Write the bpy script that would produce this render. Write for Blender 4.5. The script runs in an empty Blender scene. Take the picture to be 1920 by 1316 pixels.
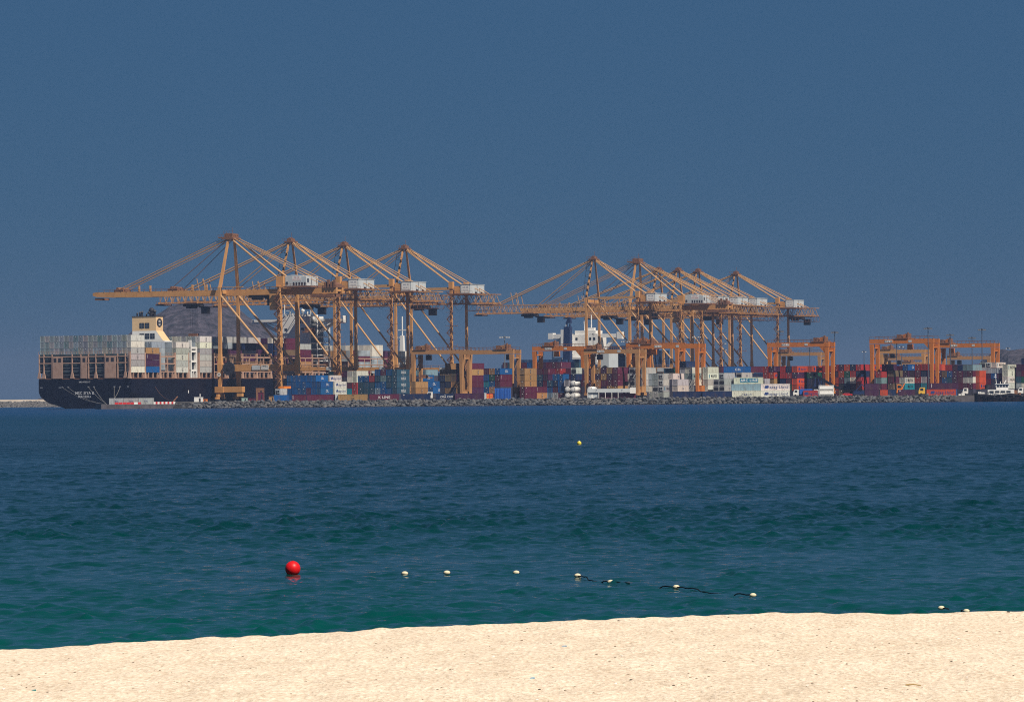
import bpy, math, random
import numpy as np
from mathutils import Vector, Matrix, noise
R = math.radians
SC = bpy.context.scene
COL = SC.collection

# ---------------------------------------------------------------- camera, sky, sun, exposure
CAM_H = 3.9
FPX = 8000.0                       # focal length in pixels of the 1920 px wide photograph
ROLL = 0.0085
PITCH = math.atan(84.7 / FPX)
cd = bpy.data.cameras.new('camera'); cam = bpy.data.objects.new('camera', cd); COL.objects.link(cam)
cd.sensor_width = 36.0; cd.lens = FPX / 1920 * 36.0; cd.clip_start = 1.0; cd.clip_end = 40000
cam.location = (0, 0, CAM_H)
CAM_M = Matrix.Rotation(R(90) + PITCH, 3, 'X') @ Matrix.Rotation(-ROLL, 3, 'Z')
cam.rotation_euler = CAM_M.to_euler()
SC.camera = cam

SUN_EL, SUN_AZ = 52.0, 139.0       # azimuth from +Y (view direction) clockwise: behind the camera, to its right
world = bpy.data.worlds.new('World'); SC.world = world; world.use_nodes = True
wn = world.node_tree; wn.nodes.clear()
wo = wn.nodes.new('ShaderNodeOutputWorld'); wb = wn.nodes.new('ShaderNodeBackground')
sky = wn.nodes.new('ShaderNodeTexSky'); sky.sky_type = 'NISHITA'; sky.sun_disc = False
sky.sun_elevation = R(SUN_EL); sky.sun_rotation = R(SUN_AZ)
sky.air_density = 1.0; sky.dust_density = 0.2; sky.ozone_density = 3.0; sky.altitude = 0
tint = wn.nodes.new('ShaderNodeMix'); tint.data_type = 'RGBA'; tint.blend_type = 'MULTIPLY'
tint.inputs[0].default_value = 1.0
tint.inputs[7].default_value = (0.080, 0.220, 0.40, 1)
wb.inputs['Strength'].default_value = 0.05
veil = wn.nodes.new('ShaderNodeMix'); veil.data_type = 'RGBA'; veil.inputs[0].default_value = 0.78      # even grey-blue veil of a hazy day
veil.inputs[7].default_value = (0.56, 1.45, 2.85, 1)
wn.links.new(sky.outputs[0], tint.inputs[6]); wn.links.new(tint.outputs[2], veil.inputs[6]); wn.links.new(veil.outputs[2], wb.inputs['Color'])
wn.links.new(wb.outputs[0], wo.inputs[0])

sd = bpy.data.lights.new('sun', 'SUN'); sun = bpy.data.objects.new('sun', sd); COL.objects.link(sun)
sd.energy = 4.0; sd.angle = R(0.5); sd.color = (1.0, 0.9, 0.76)
sdir = Vector((math.sin(R(SUN_AZ)) * math.cos(R(SUN_EL)), math.cos(R(SUN_AZ)) * math.cos(R(SUN_EL)), math.sin(R(SUN_EL))))
sun.rotation_euler = sdir.to_track_quat('Z', 'Y').to_euler(); sun.location = (0, -50, 200)

SC.view_settings.view_transform = 'Standard'; SC.view_settings.look = 'None'
SC.view_settings.exposure = 0.62; SC.view_settings.gamma = 1.0; SC.view_settings.use_curve_mapping = False
SC.cycles.use_denoising = False; SC.cycles.filter_width = 1.1
SC.cycles.max_bounces = 5; SC.cycles.diffuse_bounces = 2; SC.cycles.glossy_bounces = 2; SC.cycles.volume_bounces = 0
SC.cycles.transparent_max_bounces = 6; SC.cycles.sample_clamp_direct = 2.5; SC.cycles.sample_clamp_indirect = 2.0

# ---------------------------------------------------------------- places
YARD = 2.65                        # level of the quay and the yard above the water
TH = R(24.5)                       # the quay runs 24.5 degrees to the right of the view direction
QV = Vector((math.sin(TH), math.cos(TH), 0)); NV = Vector((math.cos(TH), -math.sin(TH), 0))
Q0 = Vector((-171.3, 1917.0, 0))   # where the stern corner of the big ship touches the quay line
def quay(w, t, z=0.0):             # w metres inland, t metres along the quay
    p = Q0 + NV * w + QV * t; p.z = z; return p
def at(u, v, D):                   # the point at distance D seen at photograph pixel (u, v)
    d = CAM_M @ Vector((u - 960, -(v - 658), -FPX))
    return Vector((0, 0, CAM_H)) + d * (D / d.y)
def atx(u, D): return at(u, 745, D).x

# ---------------------------------------------------------------- materials
MATS = {}
def mat(name, col, rough=0.6, metal=0.0, var=0.12, scale=0.6, dirt=0.0, dirtcol=(0.10, 0.06, 0.04), objcol=False, spec=0.3):
    if name in MATS: return MATS[name]
    m = bpy.data.materials.new(name); m.use_nodes = True; nt = m.node_tree; nd = nt.nodes; L = nt.links
    b = nd['Principled BSDF']; b.inputs['Roughness'].default_value = rough; b.inputs['Metallic'].default_value = metal
    b.inputs['Specular IOR Level'].default_value = spec
    tc = nd.new('ShaderNodeTexCoord')
    n1 = nd.new('ShaderNodeTexNoise'); n1.inputs['Scale'].default_value = scale; n1.inputs['Detail'].default_value = 5
    L.new(tc.outputs['Object'], n1.inputs['Vector'])
    if objcol:
        oi = nd.new('ShaderNodeObjectInfo'); src = oi.outputs['Color']
    else:
        rgb = nd.new('ShaderNodeRGB'); rgb.outputs[0].default_value = (*col, 1); src = rgb.outputs[0]
    mp = nd.new('ShaderNodeMapRange'); mp.inputs['From Min'].default_value = 0.3; mp.inputs['From Max'].default_value = 0.7
    mp.inputs['To Min'].default_value = 1 - var; mp.inputs['To Max'].default_value = 1 + var
    L.new(n1.outputs['Fac'], mp.inputs['Value'])
    mu = nd.new('ShaderNodeVectorMath'); mu.operation = 'SCALE'; L.new(src, mu.inputs[0]); L.new(mp.outputs[0], mu.inputs['Scale'])
    out = mu.outputs[0]
    if dirt:
        n2 = nd.new('ShaderNodeTexNoise'); n2.inputs['Scale'].default_value = scale * 2.3; n2.inputs['Detail'].default_value = 6
        mpg = nd.new('ShaderNodeMapping'); mpg.inputs['Scale'].default_value = (1, 1, 0.35)
        L.new(tc.outputs['Object'], mpg.inputs[0]); L.new(mpg.outputs[0], n2.inputs['Vector'])
        r2 = nd.new('ShaderNodeMapRange'); r2.inputs['From Min'].default_value = 0.52; r2.inputs['From Max'].default_value = 0.75
        r2.inputs['To Max'].default_value = dirt; L.new(n2.outputs['Fac'], r2.inputs['Value'])
        mx = nd.new('ShaderNodeMix'); mx.data_type = 'RGBA'; L.new(r2.outputs[0], mx.inputs[0]); L.new(out, mx.inputs[6])
        mx.inputs[7].default_value = (*dirtcol, 1); out = mx.outputs[2]
    L.new(out, b.inputs['Base Color'])
    MATS[name] = m; return m
M_CON = mat('container_paint', (1, 1, 1), 0.55, 0, 0.10, 0.5, 0.45, objcol=True)
M_ORANGE = mat('crane_orange', (0.55, 0.28, 0.10), 0.5, 0, 0.10, 0.25, 0.35, (0.22, 0.09, 0.05))
M_ORANGE2 = mat('gantry_orange', (0.54, 0.175, 0.035), 0.5, 0, 0.08, 0.4, 0.3, (0.25, 0.08, 0.03))
M_TAN = mat('gantry_tan', (0.46, 0.24, 0.10), 0.55, 0, 0.08, 0.4, 0.3, (0.25, 0.12, 0.07))
M_LIGHTOR = mat('stay_paint', (0.50, 0.29, 0.13), 0.5, 0, 0.06, 0.3, 0.25, (0.3, 0.14, 0.07))
M_BAR = mat('lock_bar_grey', (0.10, 0.11, 0.12), 0.5, 0.2, 0.1, 0.5)
M_DARK = mat('dark_machinery', (0.025, 0.025, 0.035), 0.6, 0, 0.2, 1.0)
M_RUST = mat('rusty_machinery', (0.20, 0.095, 0.055), 0.8, 0, 0.25, 1.0)
M_GREYHOUSE = mat('house_grey', (0.50, 0.54, 0.56), 0.5, 0, 0.06, 0.3, 0.2, (0.3, 0.25, 0.2))
M_WHITE = mat('white_paint', (0.78, 0.77, 0.74), 0.5, 0, 0.05, 0.3, 0.15, (0.45, 0.36, 0.28))
M_BLACKHULL = mat('hull_black', (0.003, 0.005, 0.016), 0.45, 0, 0.25, 0.08, 0.45, (0.010, 0.009, 0.018), spec=0.15)
M_CREAM = mat('funnel_cream', (0.72, 0.50, 0.28), 0.55, 0, 0.05, 0.3)
M_SALMON = mat('lashing_bridge_paint', (0.45, 0.285, 0.21), 0.6, 0, 0.12, 0.5, 0.4, (0.2, 0.09, 0.06))
M_GLASS = mat('dark_glass', (0.02, 0.03, 0.05), 0.15, 0, 0.1, 1.0, spec=0.6)
M_INK = mat('black_lettering', (0.015, 0.018, 0.03), 0.6, 0, 0.0)
M_INKW = mat('white_lettering', (0.8, 0.8, 0.8), 0.6, 0, 0.0)
M_INKB = mat('blue_lettering', (0.02, 0.05, 0.2), 0.6, 0, 0.0)
M_TEAL = mat('teal_banner', (0.02, 0.16, 0.25), 0.6, 0, 0.05)
M_NAVYF = mat('funnel_navy', (0.012, 0.03, 0.10), 0.5, 0, 0.1, 0.2)
M_CONC = mat('concrete', (0.30, 0.28, 0.26), 0.9, 0, 0.15, 0.2, 0.4, (0.12, 0.1, 0.1))
M_STEEL = mat('grey_steel', (0.22, 0.23, 0.25), 0.5, 0.3, 0.1, 0.5)
M_POLE = mat('pole_paint', (0.09, 0.10, 0.13), 0.5, 0.2, 0.1, 0.5)
M_LAMP = mat('lamp_glass', (0.7, 0.7, 0.7), 0.3, 0, 0.05)
M_RED = mat('red_paint', (0.55, 0.03, 0.03), 0.5, 0, 0.1, 0.5)
M_YEL = mat('yellow_paint', (0.75, 0.45, 0.06), 0.5, 0, 0.1, 0.5)
M_ORM = mat('machine_orange', (0.75, 0.22, 0.03), 0.5, 0, 0.1, 0.5)
M_BLUE = mat('blue_tarpaulin', (0.015, 0.10, 0.42), 0.6, 0, 0.2, 2.0)
M_ROPE = mat('pale_rope', (0.42, 0.40, 0.36), 0.9, 0, 0.1)
M_ROPED = mat('wet_rope', (0.008, 0.012, 0.014), 0.5, 0, 0.1)

# ---------------------------------------------------------------- mesh helpers
class MB:
    def __init__(s): s.v = []; s.f = []; s.m = []
    def add(s, vs, fs, m=0):
        o = len(s.v); s.v += [tuple(p) for p in vs]; s.f += [tuple(i + o for i in f) for f in fs]; s.m += [m] * len(fs); return s
    def box(s, x0, x1, y0, y1, z0, z1, m=0):
        return s.add([(x0, y0, z0), (x1, y0, z0), (x1, y1, z0), (x0, y1, z0), (x0, y0, z1), (x1, y0, z1), (x1, y1, z1), (x0, y1, z1)],
                     [(0, 3, 2, 1), (4, 5, 6, 7), (0, 1, 5, 4), (1, 2, 6, 5), (2, 3, 7, 6), (3, 0, 4, 7)], m)
    def cbox(s, c, d, m=0):
        return s.box(c[0] - d[0] / 2, c[0] + d[0] / 2, c[1] - d[1] / 2, c[1] + d[1] / 2, c[2] - d[2] / 2, c[2] + d[2] / 2, m)
    def tube(s, p0, p1, r0, r1=None, n=8, m=0):
        r1 = r0 if r1 is None else r1
        p0, p1 = Vector(p0), Vector(p1); d = (p1 - p0).normalized()
        a = Vector((0, 0, 1)) if abs(d.z) < 0.95 else Vector((1, 0, 0))
        x = d.cross(a).normalized(); y = d.cross(x)
        vs = []
        for p, r in ((p0, r0), (p1, r1)):
            for i in range(n):
                t = 2 * math.pi * (i + 0.5) / n; vs.append(p + x * (r * math.cos(t)) + y * (r * math.sin(t)))
        fs = [(i, i + n, (i + 1) % n + n, (i + 1) % n) for i in range(n)] + [tuple(range(n)), tuple(range(2 * n - 1, n - 1, -1))]
        return s.add(vs, fs, m)
    def bar(s, p0, p1, w, h=None, m=0):      # rectangular beam; w horizontal, h in the other direction
        h = w if h is None else h
        p0, p1 = Vector(p0), Vector(p1); d = (p1 - p0).normalized()
        a = Vector((0, 0, 1)) if abs(d.z) < 0.95 else Vector((0, 1, 0))
        x = d.cross(a).normalized() * (w / 2); y = x.cross(d).normalized() * (h / 2)
        vs = [p0 - x - y, p0 + x - y, p0 + x + y, p0 - x + y, p1 - x - y, p1 + x - y, p1 + x + y, p1 - x + y]
        return s.add(vs, [(0, 1, 2, 3), (7, 6, 5, 4), (0, 4, 5, 1), (1, 5, 6, 2), (2, 6, 7, 3), (3, 7, 4, 0)], m)
    def loft(s, secs, m=0, caps=True):       # sections: lists of points with equal counts, closed loops
        n = len(secs[0]); o = []
        for q in secs: o += list(q)
        fs = []
        for k in range(len(secs) - 1):
            for i in range(n):
                j = (i + 1) % n; fs.append((k * n + i, k * n + j, (k + 1) * n + j, (k + 1) * n + i))
        if caps: fs += [tuple(range(n - 1, -1, -1)), tuple((len(secs) - 1) * n + i for i in range(n))]
        return s.add(o, fs, m)
    def sph(s, c, r, n=12, k=8, m=0, sc=(1, 1, 1)):
        vs = [(c[0], c[1], c[2] - r * sc[2])]
        for i in range(1, k):
            ph = math.pi * i / k - math.pi / 2
            for j in range(n):
                t = 2 * math.pi * j / n
                vs.append((c[0] + r * sc[0] * math.cos(ph) * math.cos(t), c[1] + r * sc[1] * math.cos(ph) * math.sin(t), c[2] + r * sc[2] * math.sin(ph)))
        vs.append((c[0], c[1], c[2] + r * sc[2])); e = len(vs) - 1
        fs = [(0, 1 + (j + 1) % n, 1 + j) for j in range(n)]
        for i in range(k - 2):
            for j in range(n):
                a = 1 + i * n; fs.append((a + j, a + (j + 1) % n, a + n + (j + 1) % n, a + n + j))
        a = 1 + (k - 2) * n
        fs += [(a + j, a + (j + 1) % n, e) for j in range(n)]
        return s.add(vs, fs, m)
    def mesh(s, name, mats, smooth=False):
        me = bpy.data.meshes.new(name); me.from_pydata(s.v, [], s.f)
        for q in (mats if isinstance(mats, (list, tuple)) else [mats]): me.materials.append(q)
        me.polygons.foreach_set('material_index', s.m)
        if smooth: me.polygons.foreach_set('use_smooth', [True] * len(s.f))
        me.update(); return me
    def build(s, name, mats, parent=None, smooth=False, **kw):
        return obj(name, s.mesh(name, mats, smooth), parent, **kw)
def obj(name, me, parent=None, loc=None, rot=None, **props):
    o = bpy.data.objects.new(name, me); COL.objects.link(o)
    if loc is not None: o.location = loc
    if rot is not None: o.rotation_euler = rot
    if parent is not None: o.parent = parent
    for k, v in props.items(): o[k] = v
    return o
def thing(name, label, cat, loc=(0, 0, 0), rz=0.0, group=None):
    o = obj(name, None, None, loc, (0, 0, rz)); o['label'] = label; o['category'] = cat
    if group: o['group'] = group
    return o
def tag(o, label, cat, group=None):
    o['label'] = label; o['category'] = cat
    if group: o['group'] = group
    return o
KIDS = {}
def copy_tree(o, parent=None):
    c = o.copy(); COL.objects.link(c)
    if parent is not None: c.parent = parent
    for ch in list(o.children): copy_tree(ch, c)
    return c
TXT = {}
def text_mesh(s, size, material, align='CENTER'):
    k = (s, size, material.name, align)
    if k not in TXT:
        cu = bpy.data.curves.new('lettering', 'FONT'); cu.body = s; cu.size = size; cu.align_x = align; cu.align_y = 'CENTER'
        cu.resolution_u = 2; cu.offset = 0.006 * size; cu.space_character = 1.12
        t = bpy.data.objects.new('lettering', cu); COL.objects.link(t)
        bpy.context.view_layer.update()
        me = bpy.data.meshes.new_from_object(t.evaluated_get(bpy.context.evaluated_depsgraph_get()))
        me.materials.clear(); me.materials.append(material); me.name = 'lettering'
        bpy.data.objects.remove(t); TXT[k] = me
    return TXT[k]

# ================================================================ THE SETTING
def water_material():
    m = bpy.data.materials.new('sea_water'); m.use_nodes = True; nt = m.node_tree; nd = nt.nodes; L = nt.links
    b = nd['Principled BSDF']; b.inputs['IOR'].default_value = 1.33
    geo = nd.new('ShaderNodeNewGeometry'); sx = nd.new('ShaderNodeSeparateXYZ'); L.new(geo.outputs['Position'], sx.inputs[0])
    # depth of the water grows away from the beach: shallow green, deep navy
    big = nd.new('ShaderNodeTexNoise'); big.inputs['Scale'].default_value = 0.02; big.inputs['Detail'].default_value = 3
    L.new(geo.outputs['Position'], big.inputs['Vector'])
    lg = nd.new('ShaderNodeMath'); lg.operation = 'LOGARITHM'; L.new(sx.outputs['Y'], lg.inputs[0]); lg.inputs[1].default_value = 10.0
    ad = nd.new('ShaderNodeMath'); ad.operation = 'MULTIPLY_ADD'; L.new(big.outputs['Fac'], ad.inputs[0]); ad.inputs[1].default_value = 0.12; L.new(lg.outputs[0], ad.inputs[2])
    mr = nd.new('ShaderNodeMapRange'); mr.inputs['From Min'].default_value = 1.74; mr.inputs['From Max'].default_value = 3.2; L.new(ad.outputs[0], mr.inputs['Value'])
    cr = nd.new('ShaderNodeValToRGB'); e = cr.color_ramp.elements
    e[0].position = 0.0; e[0].color = (0.0006, 0.078, 0.064, 1)
    e[1].position = 1.0; e[1].color = (0.003, 0.034, 0.10, 1)
    for p, c in ((0.14, (0.0004, 0.044, 0.041, 1)), (0.32, (0.0003, 0.022, 0.026, 1)), (0.62, (0.0003, 0.015, 0.027, 1)), (0.85, (0.0008, 0.026, 0.055, 1))):
        q = cr.color_ramp.elements.new(p); q.color = c
    L.new(mr.outputs[0], cr.inputs[0]); L.new(cr.outputs[0], b.inputs['Base Color'])
    rg = nd.new('ShaderNodeMapRange'); rg.inputs['From Min'].default_value = 100; rg.inputs['From Max'].default_value = 900; rg.inputs['To Min'].default_value = 0.06; rg.inputs['To Max'].default_value = 0.30
    L.new(sx.outputs['Y'], rg.inputs['Value']); L.new(rg.outputs[0], b.inputs['Roughness'])   # waves too small for the mesh
    # waves
    def wave(scale, stretch, detail, dist=0.0):
        mp = nd.new('ShaderNodeMapping'); mp.inputs['Scale'].default_value = stretch; mp.inputs['Rotation'].default_value = (0, 0, R(8))
        L.new(geo.outputs['Position'], mp.inputs[0])
        n = nd.new('ShaderNodeTexNoise'); n.inputs['Scale'].default_value = scale; n.inputs['Detail'].default_value = detail; n.inputs['Distortion'].default_value = dist
        L.new(mp.outputs[0], n.inputs['Vector']); return n.outputs['Fac']
    a1 = wave(3.2, (0.6, 1.0, 1), 4, 0.4); a2 = wave(1.0, (0.6, 1.0, 1), 3, 0.3); a3 = wave(0.09, (0.5, 1.0, 1), 2)
    patch = wave(0.012, (0.25, 1.0, 1), 3)
    s1 = nd.new('ShaderNodeMath'); s1.operation = 'MULTIPLY_ADD'; L.new(a2, s1.inputs[0]); s1.inputs[1].default_value = 1.5; L.new(a1, s1.inputs[2])
    s2 = nd.new('ShaderNodeMath'); s2.operation = 'MULTIPLY_ADD'; L.new(a3, s2.inputs[0]); s2.inputs[1].default_value = 1.0; L.new(s1.outputs[0], s2.inputs[2])
    bp = nd.new('ShaderNodeBump'); um = nd.new('ShaderNodeAttribute'); um.attribute_name = 'unmodelled'
    dm = nd.new('ShaderNodeMath'); dm.operation = 'MULTIPLY_ADD'; L.new(um.outputs['Fac'], dm.inputs[0]); dm.inputs[1].default_value = 0.30; dm.inputs[2].default_value = 0.04; L.new(dm.outputs[0], bp.inputs['Distance'])
    ps = nd.new('ShaderNodeMapRange'); ps.inputs['From Min'].default_value = 0.35; ps.inputs['From Max'].default_value = 0.65
    ps.inputs['To Min'].default_value = 0.7; ps.inputs['To Max'].default_value = 1.0; L.new(patch, ps.inputs['Value'])
    L.new(ps.outputs[0], bp.inputs['Strength']); L.new(s2.outputs[0], bp.inputs['Height']); L.new(bp.outputs[0], b.inputs['Normal'])
    return m
def water_mesh():
    F = 15000.0
    rows = [48.0]
    while rows[-1] < 560: rows.append(rows[-1] + max(0.062, rows[-1] * 0.0012))
    Yr = np.array(rows); Sd = np.linspace(-0.15, 0.15, 500); st = [0.15 + 0.0006]
    while st[-1] < 1.1: st.append(st[-1] + 0.0006 + (st[-1] - 0.15) * 0.045)
    S = np.concatenate([-np.array(st[::-1]), Sd, np.array(st)])
    Y, SS = np.meshgrid(Yr, S, indexing='ij'); X = Y * SS
    rng = np.random.default_rng(4); Z = np.zeros_like(X); DX = np.zeros_like(X); DY = np.zeros_like(X)
    cell = np.maximum(np.maximum(0.062, Y * 0.0012), Y * np.gradient(S)[None, :] * 0.9)
    N = 150
    for i in range(N):
        if i < 90: lam = 0.32 * (1.35 / 0.32) ** ((i + rng.random()) / 90); ka = 0.036
        elif i < 130: lam = 0.2 * (0.42 / 0.2) ** rng.random(); ka = 0.012
        else: lam = 1.7 * (6.0 / 1.7) ** rng.random(); ka = 0.009
        k = 2 * math.pi / lam; th = rng.normal(math.radians(95), math.radians(58)); kx, ky = k * math.cos(th), k * math.sin(th)
        amp = ka / k * rng.uniform(.4, 1.5)
        att = np.clip((lam / cell - 2.0) / 1.5, 0, 1)
        ph = kx * X + ky * Y + rng.random() * 6.283
        c = np.cos(ph) * amp * att; s_ = np.sin(ph) * amp * att
        Z += c; DX -= s_ * math.cos(th) * 1.0; DY -= s_ * math.sin(th) * 1.0
    # gusts: patches of rougher and calmer water
    G = np.zeros_like(X)
    for i in range(26):
        lam = rng.uniform(9, 120); th = rng.normal(math.radians(90), math.radians(22)); k = 2 * math.pi / lam
        G += np.sin(k * math.cos(th) * X + k * math.sin(th) * Y + rng.random() * 6.283)
    G = np.clip(1.0 + 0.05 * G, 0.6, 1.5)
    G2 = np.zeros_like(X)
    for i in range(24):
        lam = 1.8 * (9 / 1.8) ** rng.random(); th = rng.random() * 6.283; k = 2 * math.pi / lam
        G2 += np.sin(k * math.cos(th) * X + k * math.sin(th) * Y * .6 + rng.random() * 6.283)
    M2 = np.clip(np.exp(0.26 * G2 / math.sqrt(12)), 0.6, 1.5); G *= M2; DX *= np.minimum(M2, 1.4); DY *= np.minimum(M2, 1.4)
    edge = np.clip((1.1 - np.abs(SS)) / 0.1, 0, 1) * np.clip((560 - Y) / 120, 0, 1) * np.clip((Y - 48) / 3, 0, 1)
    edge *= np.clip(Y / 125, 0.62, 1)          # calmer in the shallows
    Z *= G * edge; DX *= edge; DY *= edge
    rough = 1 - np.minimum(1, edge / np.clip(Y / 125, 0.62, 1)) * np.clip((1.1 / cell - 2.0) / 1.5, 0, 1)
    V = np.stack([X + DX, Y + DY, Z], -1).reshape(-1, 3)
    nr, nc = X.shape; idx = np.arange(nr * nc).reshape(nr, nc)
    q = np.stack([idx[:-1, :-1], idx[:-1, 1:], idx[1:, 1:], idx[1:, :-1]], -1).reshape(-1, 4)
    n0 = len(V); c00, c01, c10, c11 = idx[0, 0], idx[0, -1], idx[-1, 0], idx[-1, -1]
    V = np.vstack([V, [(-F, -300, 0), (F, -300, 0), (F, F, 0), (-F, F, 0)]])
    extra = [list(idx[0, :]) + [n0 + 1, n0], list(idx[:, -1]) [::1] + [n0 + 2, n0 + 1], list(idx[-1, ::-1]) + [n0 + 3, n0 + 2], list(idx[::-1, 0]) + [n0, n0 + 3]]
    me = bpy.data.meshes.new('water'); nq = len(q); tot = nq * 4 + sum(len(e) for e in extra)
    me.vertices.add(len(V)); me.vertices.foreach_set('co', V.astype(np.float32).ravel())
    loops = np.concatenate([q.ravel()] + [np.array(e) for e in [list(reversed(x)) for x in extra]]).astype(np.int32)
    me.loops.add(tot); me.loops.foreach_set('vertex_index', loops)
    starts = list(range(0, nq * 4, 4)); tots = [4] * nq; p = nq * 4
    for e in extra: starts.append(p); tots.append(len(e)); p += len(e)
    me.polygons.add(len(starts)); me.polygons.foreach_set('loop_start', np.array(starts, np.int32)); me.polygons.foreach_set('loop_total', np.array(tots, np.int32))
    me.update(calc_edges=True); sm = np.ones(len(starts), bool); sm[-4:] = False; me.polygons.foreach_set('use_smooth', sm)
    me.materials.append(water_material()); at_ = me.attributes.new('unmodelled', 'FLOAT', 'POINT'); at_.data.foreach_set('value', np.concatenate([rough.ravel(), np.ones(4)]).astype(np.float32)); me.validate(); return me
obj('water', water_mesh(), kind='structure')

# ---- the beach
CR = [(0, 1217), (250, 1204), (480, 1191), (700, 1178), (960, 1167), (1200, 1157), (1430, 1149), (1680, 1148), (1920, 1146)]
ZC = 1.9
crest = []
for u, v in CR:
    vv = v + (u - 960) * ROLL; Y = (CAM_H - ZC) * FPX / (vv - 742.7); crest.append(((u - 960) / FPX * Y, Y))
cx = [c[0] for c in crest]; cy = [c[1] for c in crest]
cx = [-60] + cx + [60]; cy = [cy[0] - 14] + cy + [cy[-1] + 2]
def sand_z(x, y):
    yc = float(np.interp(x, cx, cy))
    d = yc - y
    base = ZC + 0.010 * d if d > 0 else ZC + 0.16 * d - 0.05 * d * d * 0.5
    if base < -1.5: base = -1.5
    n = noise.noise(Vector((x * 0.9, y * 0.5, 3))) * 0.015 + noise.noise(Vector((x * 3.3, y * 1.6, 7))) * 0.017 + noise.noise(Vector((x * 9, y * 5, 1))) * 0.009
    return base + n
gx = np.concatenate([np.linspace(-90, -8, 60, endpoint=False), np.linspace(-8, -3.4, 60, endpoint=False), np.linspace(-3.4, 3.4, 230), np.linspace(3.45, 8, 60), np.linspace(8.5, 90, 60)])
gy = np.concatenate([np.linspace(-30, 22, 30, endpoint=False), np.linspace(22, 40, 330, endpoint=False), np.linspace(40, 75, 50)])
vs = [(float(x), float(y), sand_z(float(x), float(y))) for y in gy for x in gx]
nx = len(gx); fs = [(j * nx + i, j * nx + i + 1, (j + 1) * nx + i + 1, (j + 1) * nx + i) for j in range(len(gy) - 1) for i in range(nx - 1)]
def sand_material():
    m = bpy.data.materials.new('sand'); m.use_nodes = True; nt = m.node_tree; nd = nt.nodes; L = nt.links
    b = nd['Principled BSDF']; b.inputs['Roughness'].default_value = 0.95; b.inputs['Specular IOR Level'].default_value = 0.1
    geo = nd.new('ShaderNodeNewGeometry')
    def ns(scale, detail, st=(1, 1, 1)):
        mp = nd.new('ShaderNodeMapping'); mp.inputs['Scale'].default_value = st; L.new(geo.outputs['Position'], mp.inputs[0])
        n = nd.new('ShaderNodeTexNoise'); n.inputs['Scale'].default_value = scale; n.inputs['Detail'].default_value = detail; L.new(mp.outputs[0], n.inputs['Vector']); return n.outputs['Fac']
    a = ns(2.2, 8, (1, 0.35, 1)); g = ns(30, 8, (1, 0.35, 1)); f = ns(75, 4, (1, 0.4, 1))
    cr = nd.new('ShaderNodeValToRGB'); e = cr.color_ramp.elements
    e[0].position = 0.34; e[0].color = (0.53, 0.42, 0.305, 1); e[1].position = 0.66; e[1].color = (0.84, 0.72, 0.575, 1)
    mx = nd.new('ShaderNodeMath'); mx.operation = 'MULTIPLY_ADD'; L.new(g, mx.inputs[0]); mx.inputs[1].default_value = 0.75
    hf = nd.new('ShaderNodeMath'); hf.operation = 'MULTIPLY'; L.new(a, hf.inputs[0]); hf.inputs[1].default_value = 0.25; L.new(hf.outputs[0], mx.inputs[2])
    L.new(mx.outputs[0], cr.inputs[0])
    dk = nd.new('ShaderNodeMapRange'); dk.inputs['From Min'].default_value = 0.60; dk.inputs['From Max'].default_value = 0.72; dk.inputs['To Max'].default_value = 0.55; L.new(f, dk.inputs['Value'])
    mm = nd.new('ShaderNodeMix'); mm.data_type = 'RGBA'; L.new(dk.outputs[0], mm.inputs[0]); L.new(cr.outputs[0], mm.inputs[6]); mm.inputs[7].default_value = (0.33, 0.26, 0.19, 1)
    L.new(mm.outputs[2], b.inputs['Base Color'])
    bp = nd.new('ShaderNodeBump'); bp.inputs['Distance'].default_value = 0.02; bp.inputs['Strength'].default_value = 1.0
    L.new(mx.outputs[0], bp.inputs['Height']); L.new(bp.outputs[0], b.inputs['Normal'])
    return m
me = bpy.data.meshes.new('sand'); me.from_pydata(vs, [], fs); me.materials.append(sand_material()); me.polygons.foreach_set('use_smooth', [True] * len(fs)); me.update()
obj('sand_beach', me, kind='structure')

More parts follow.
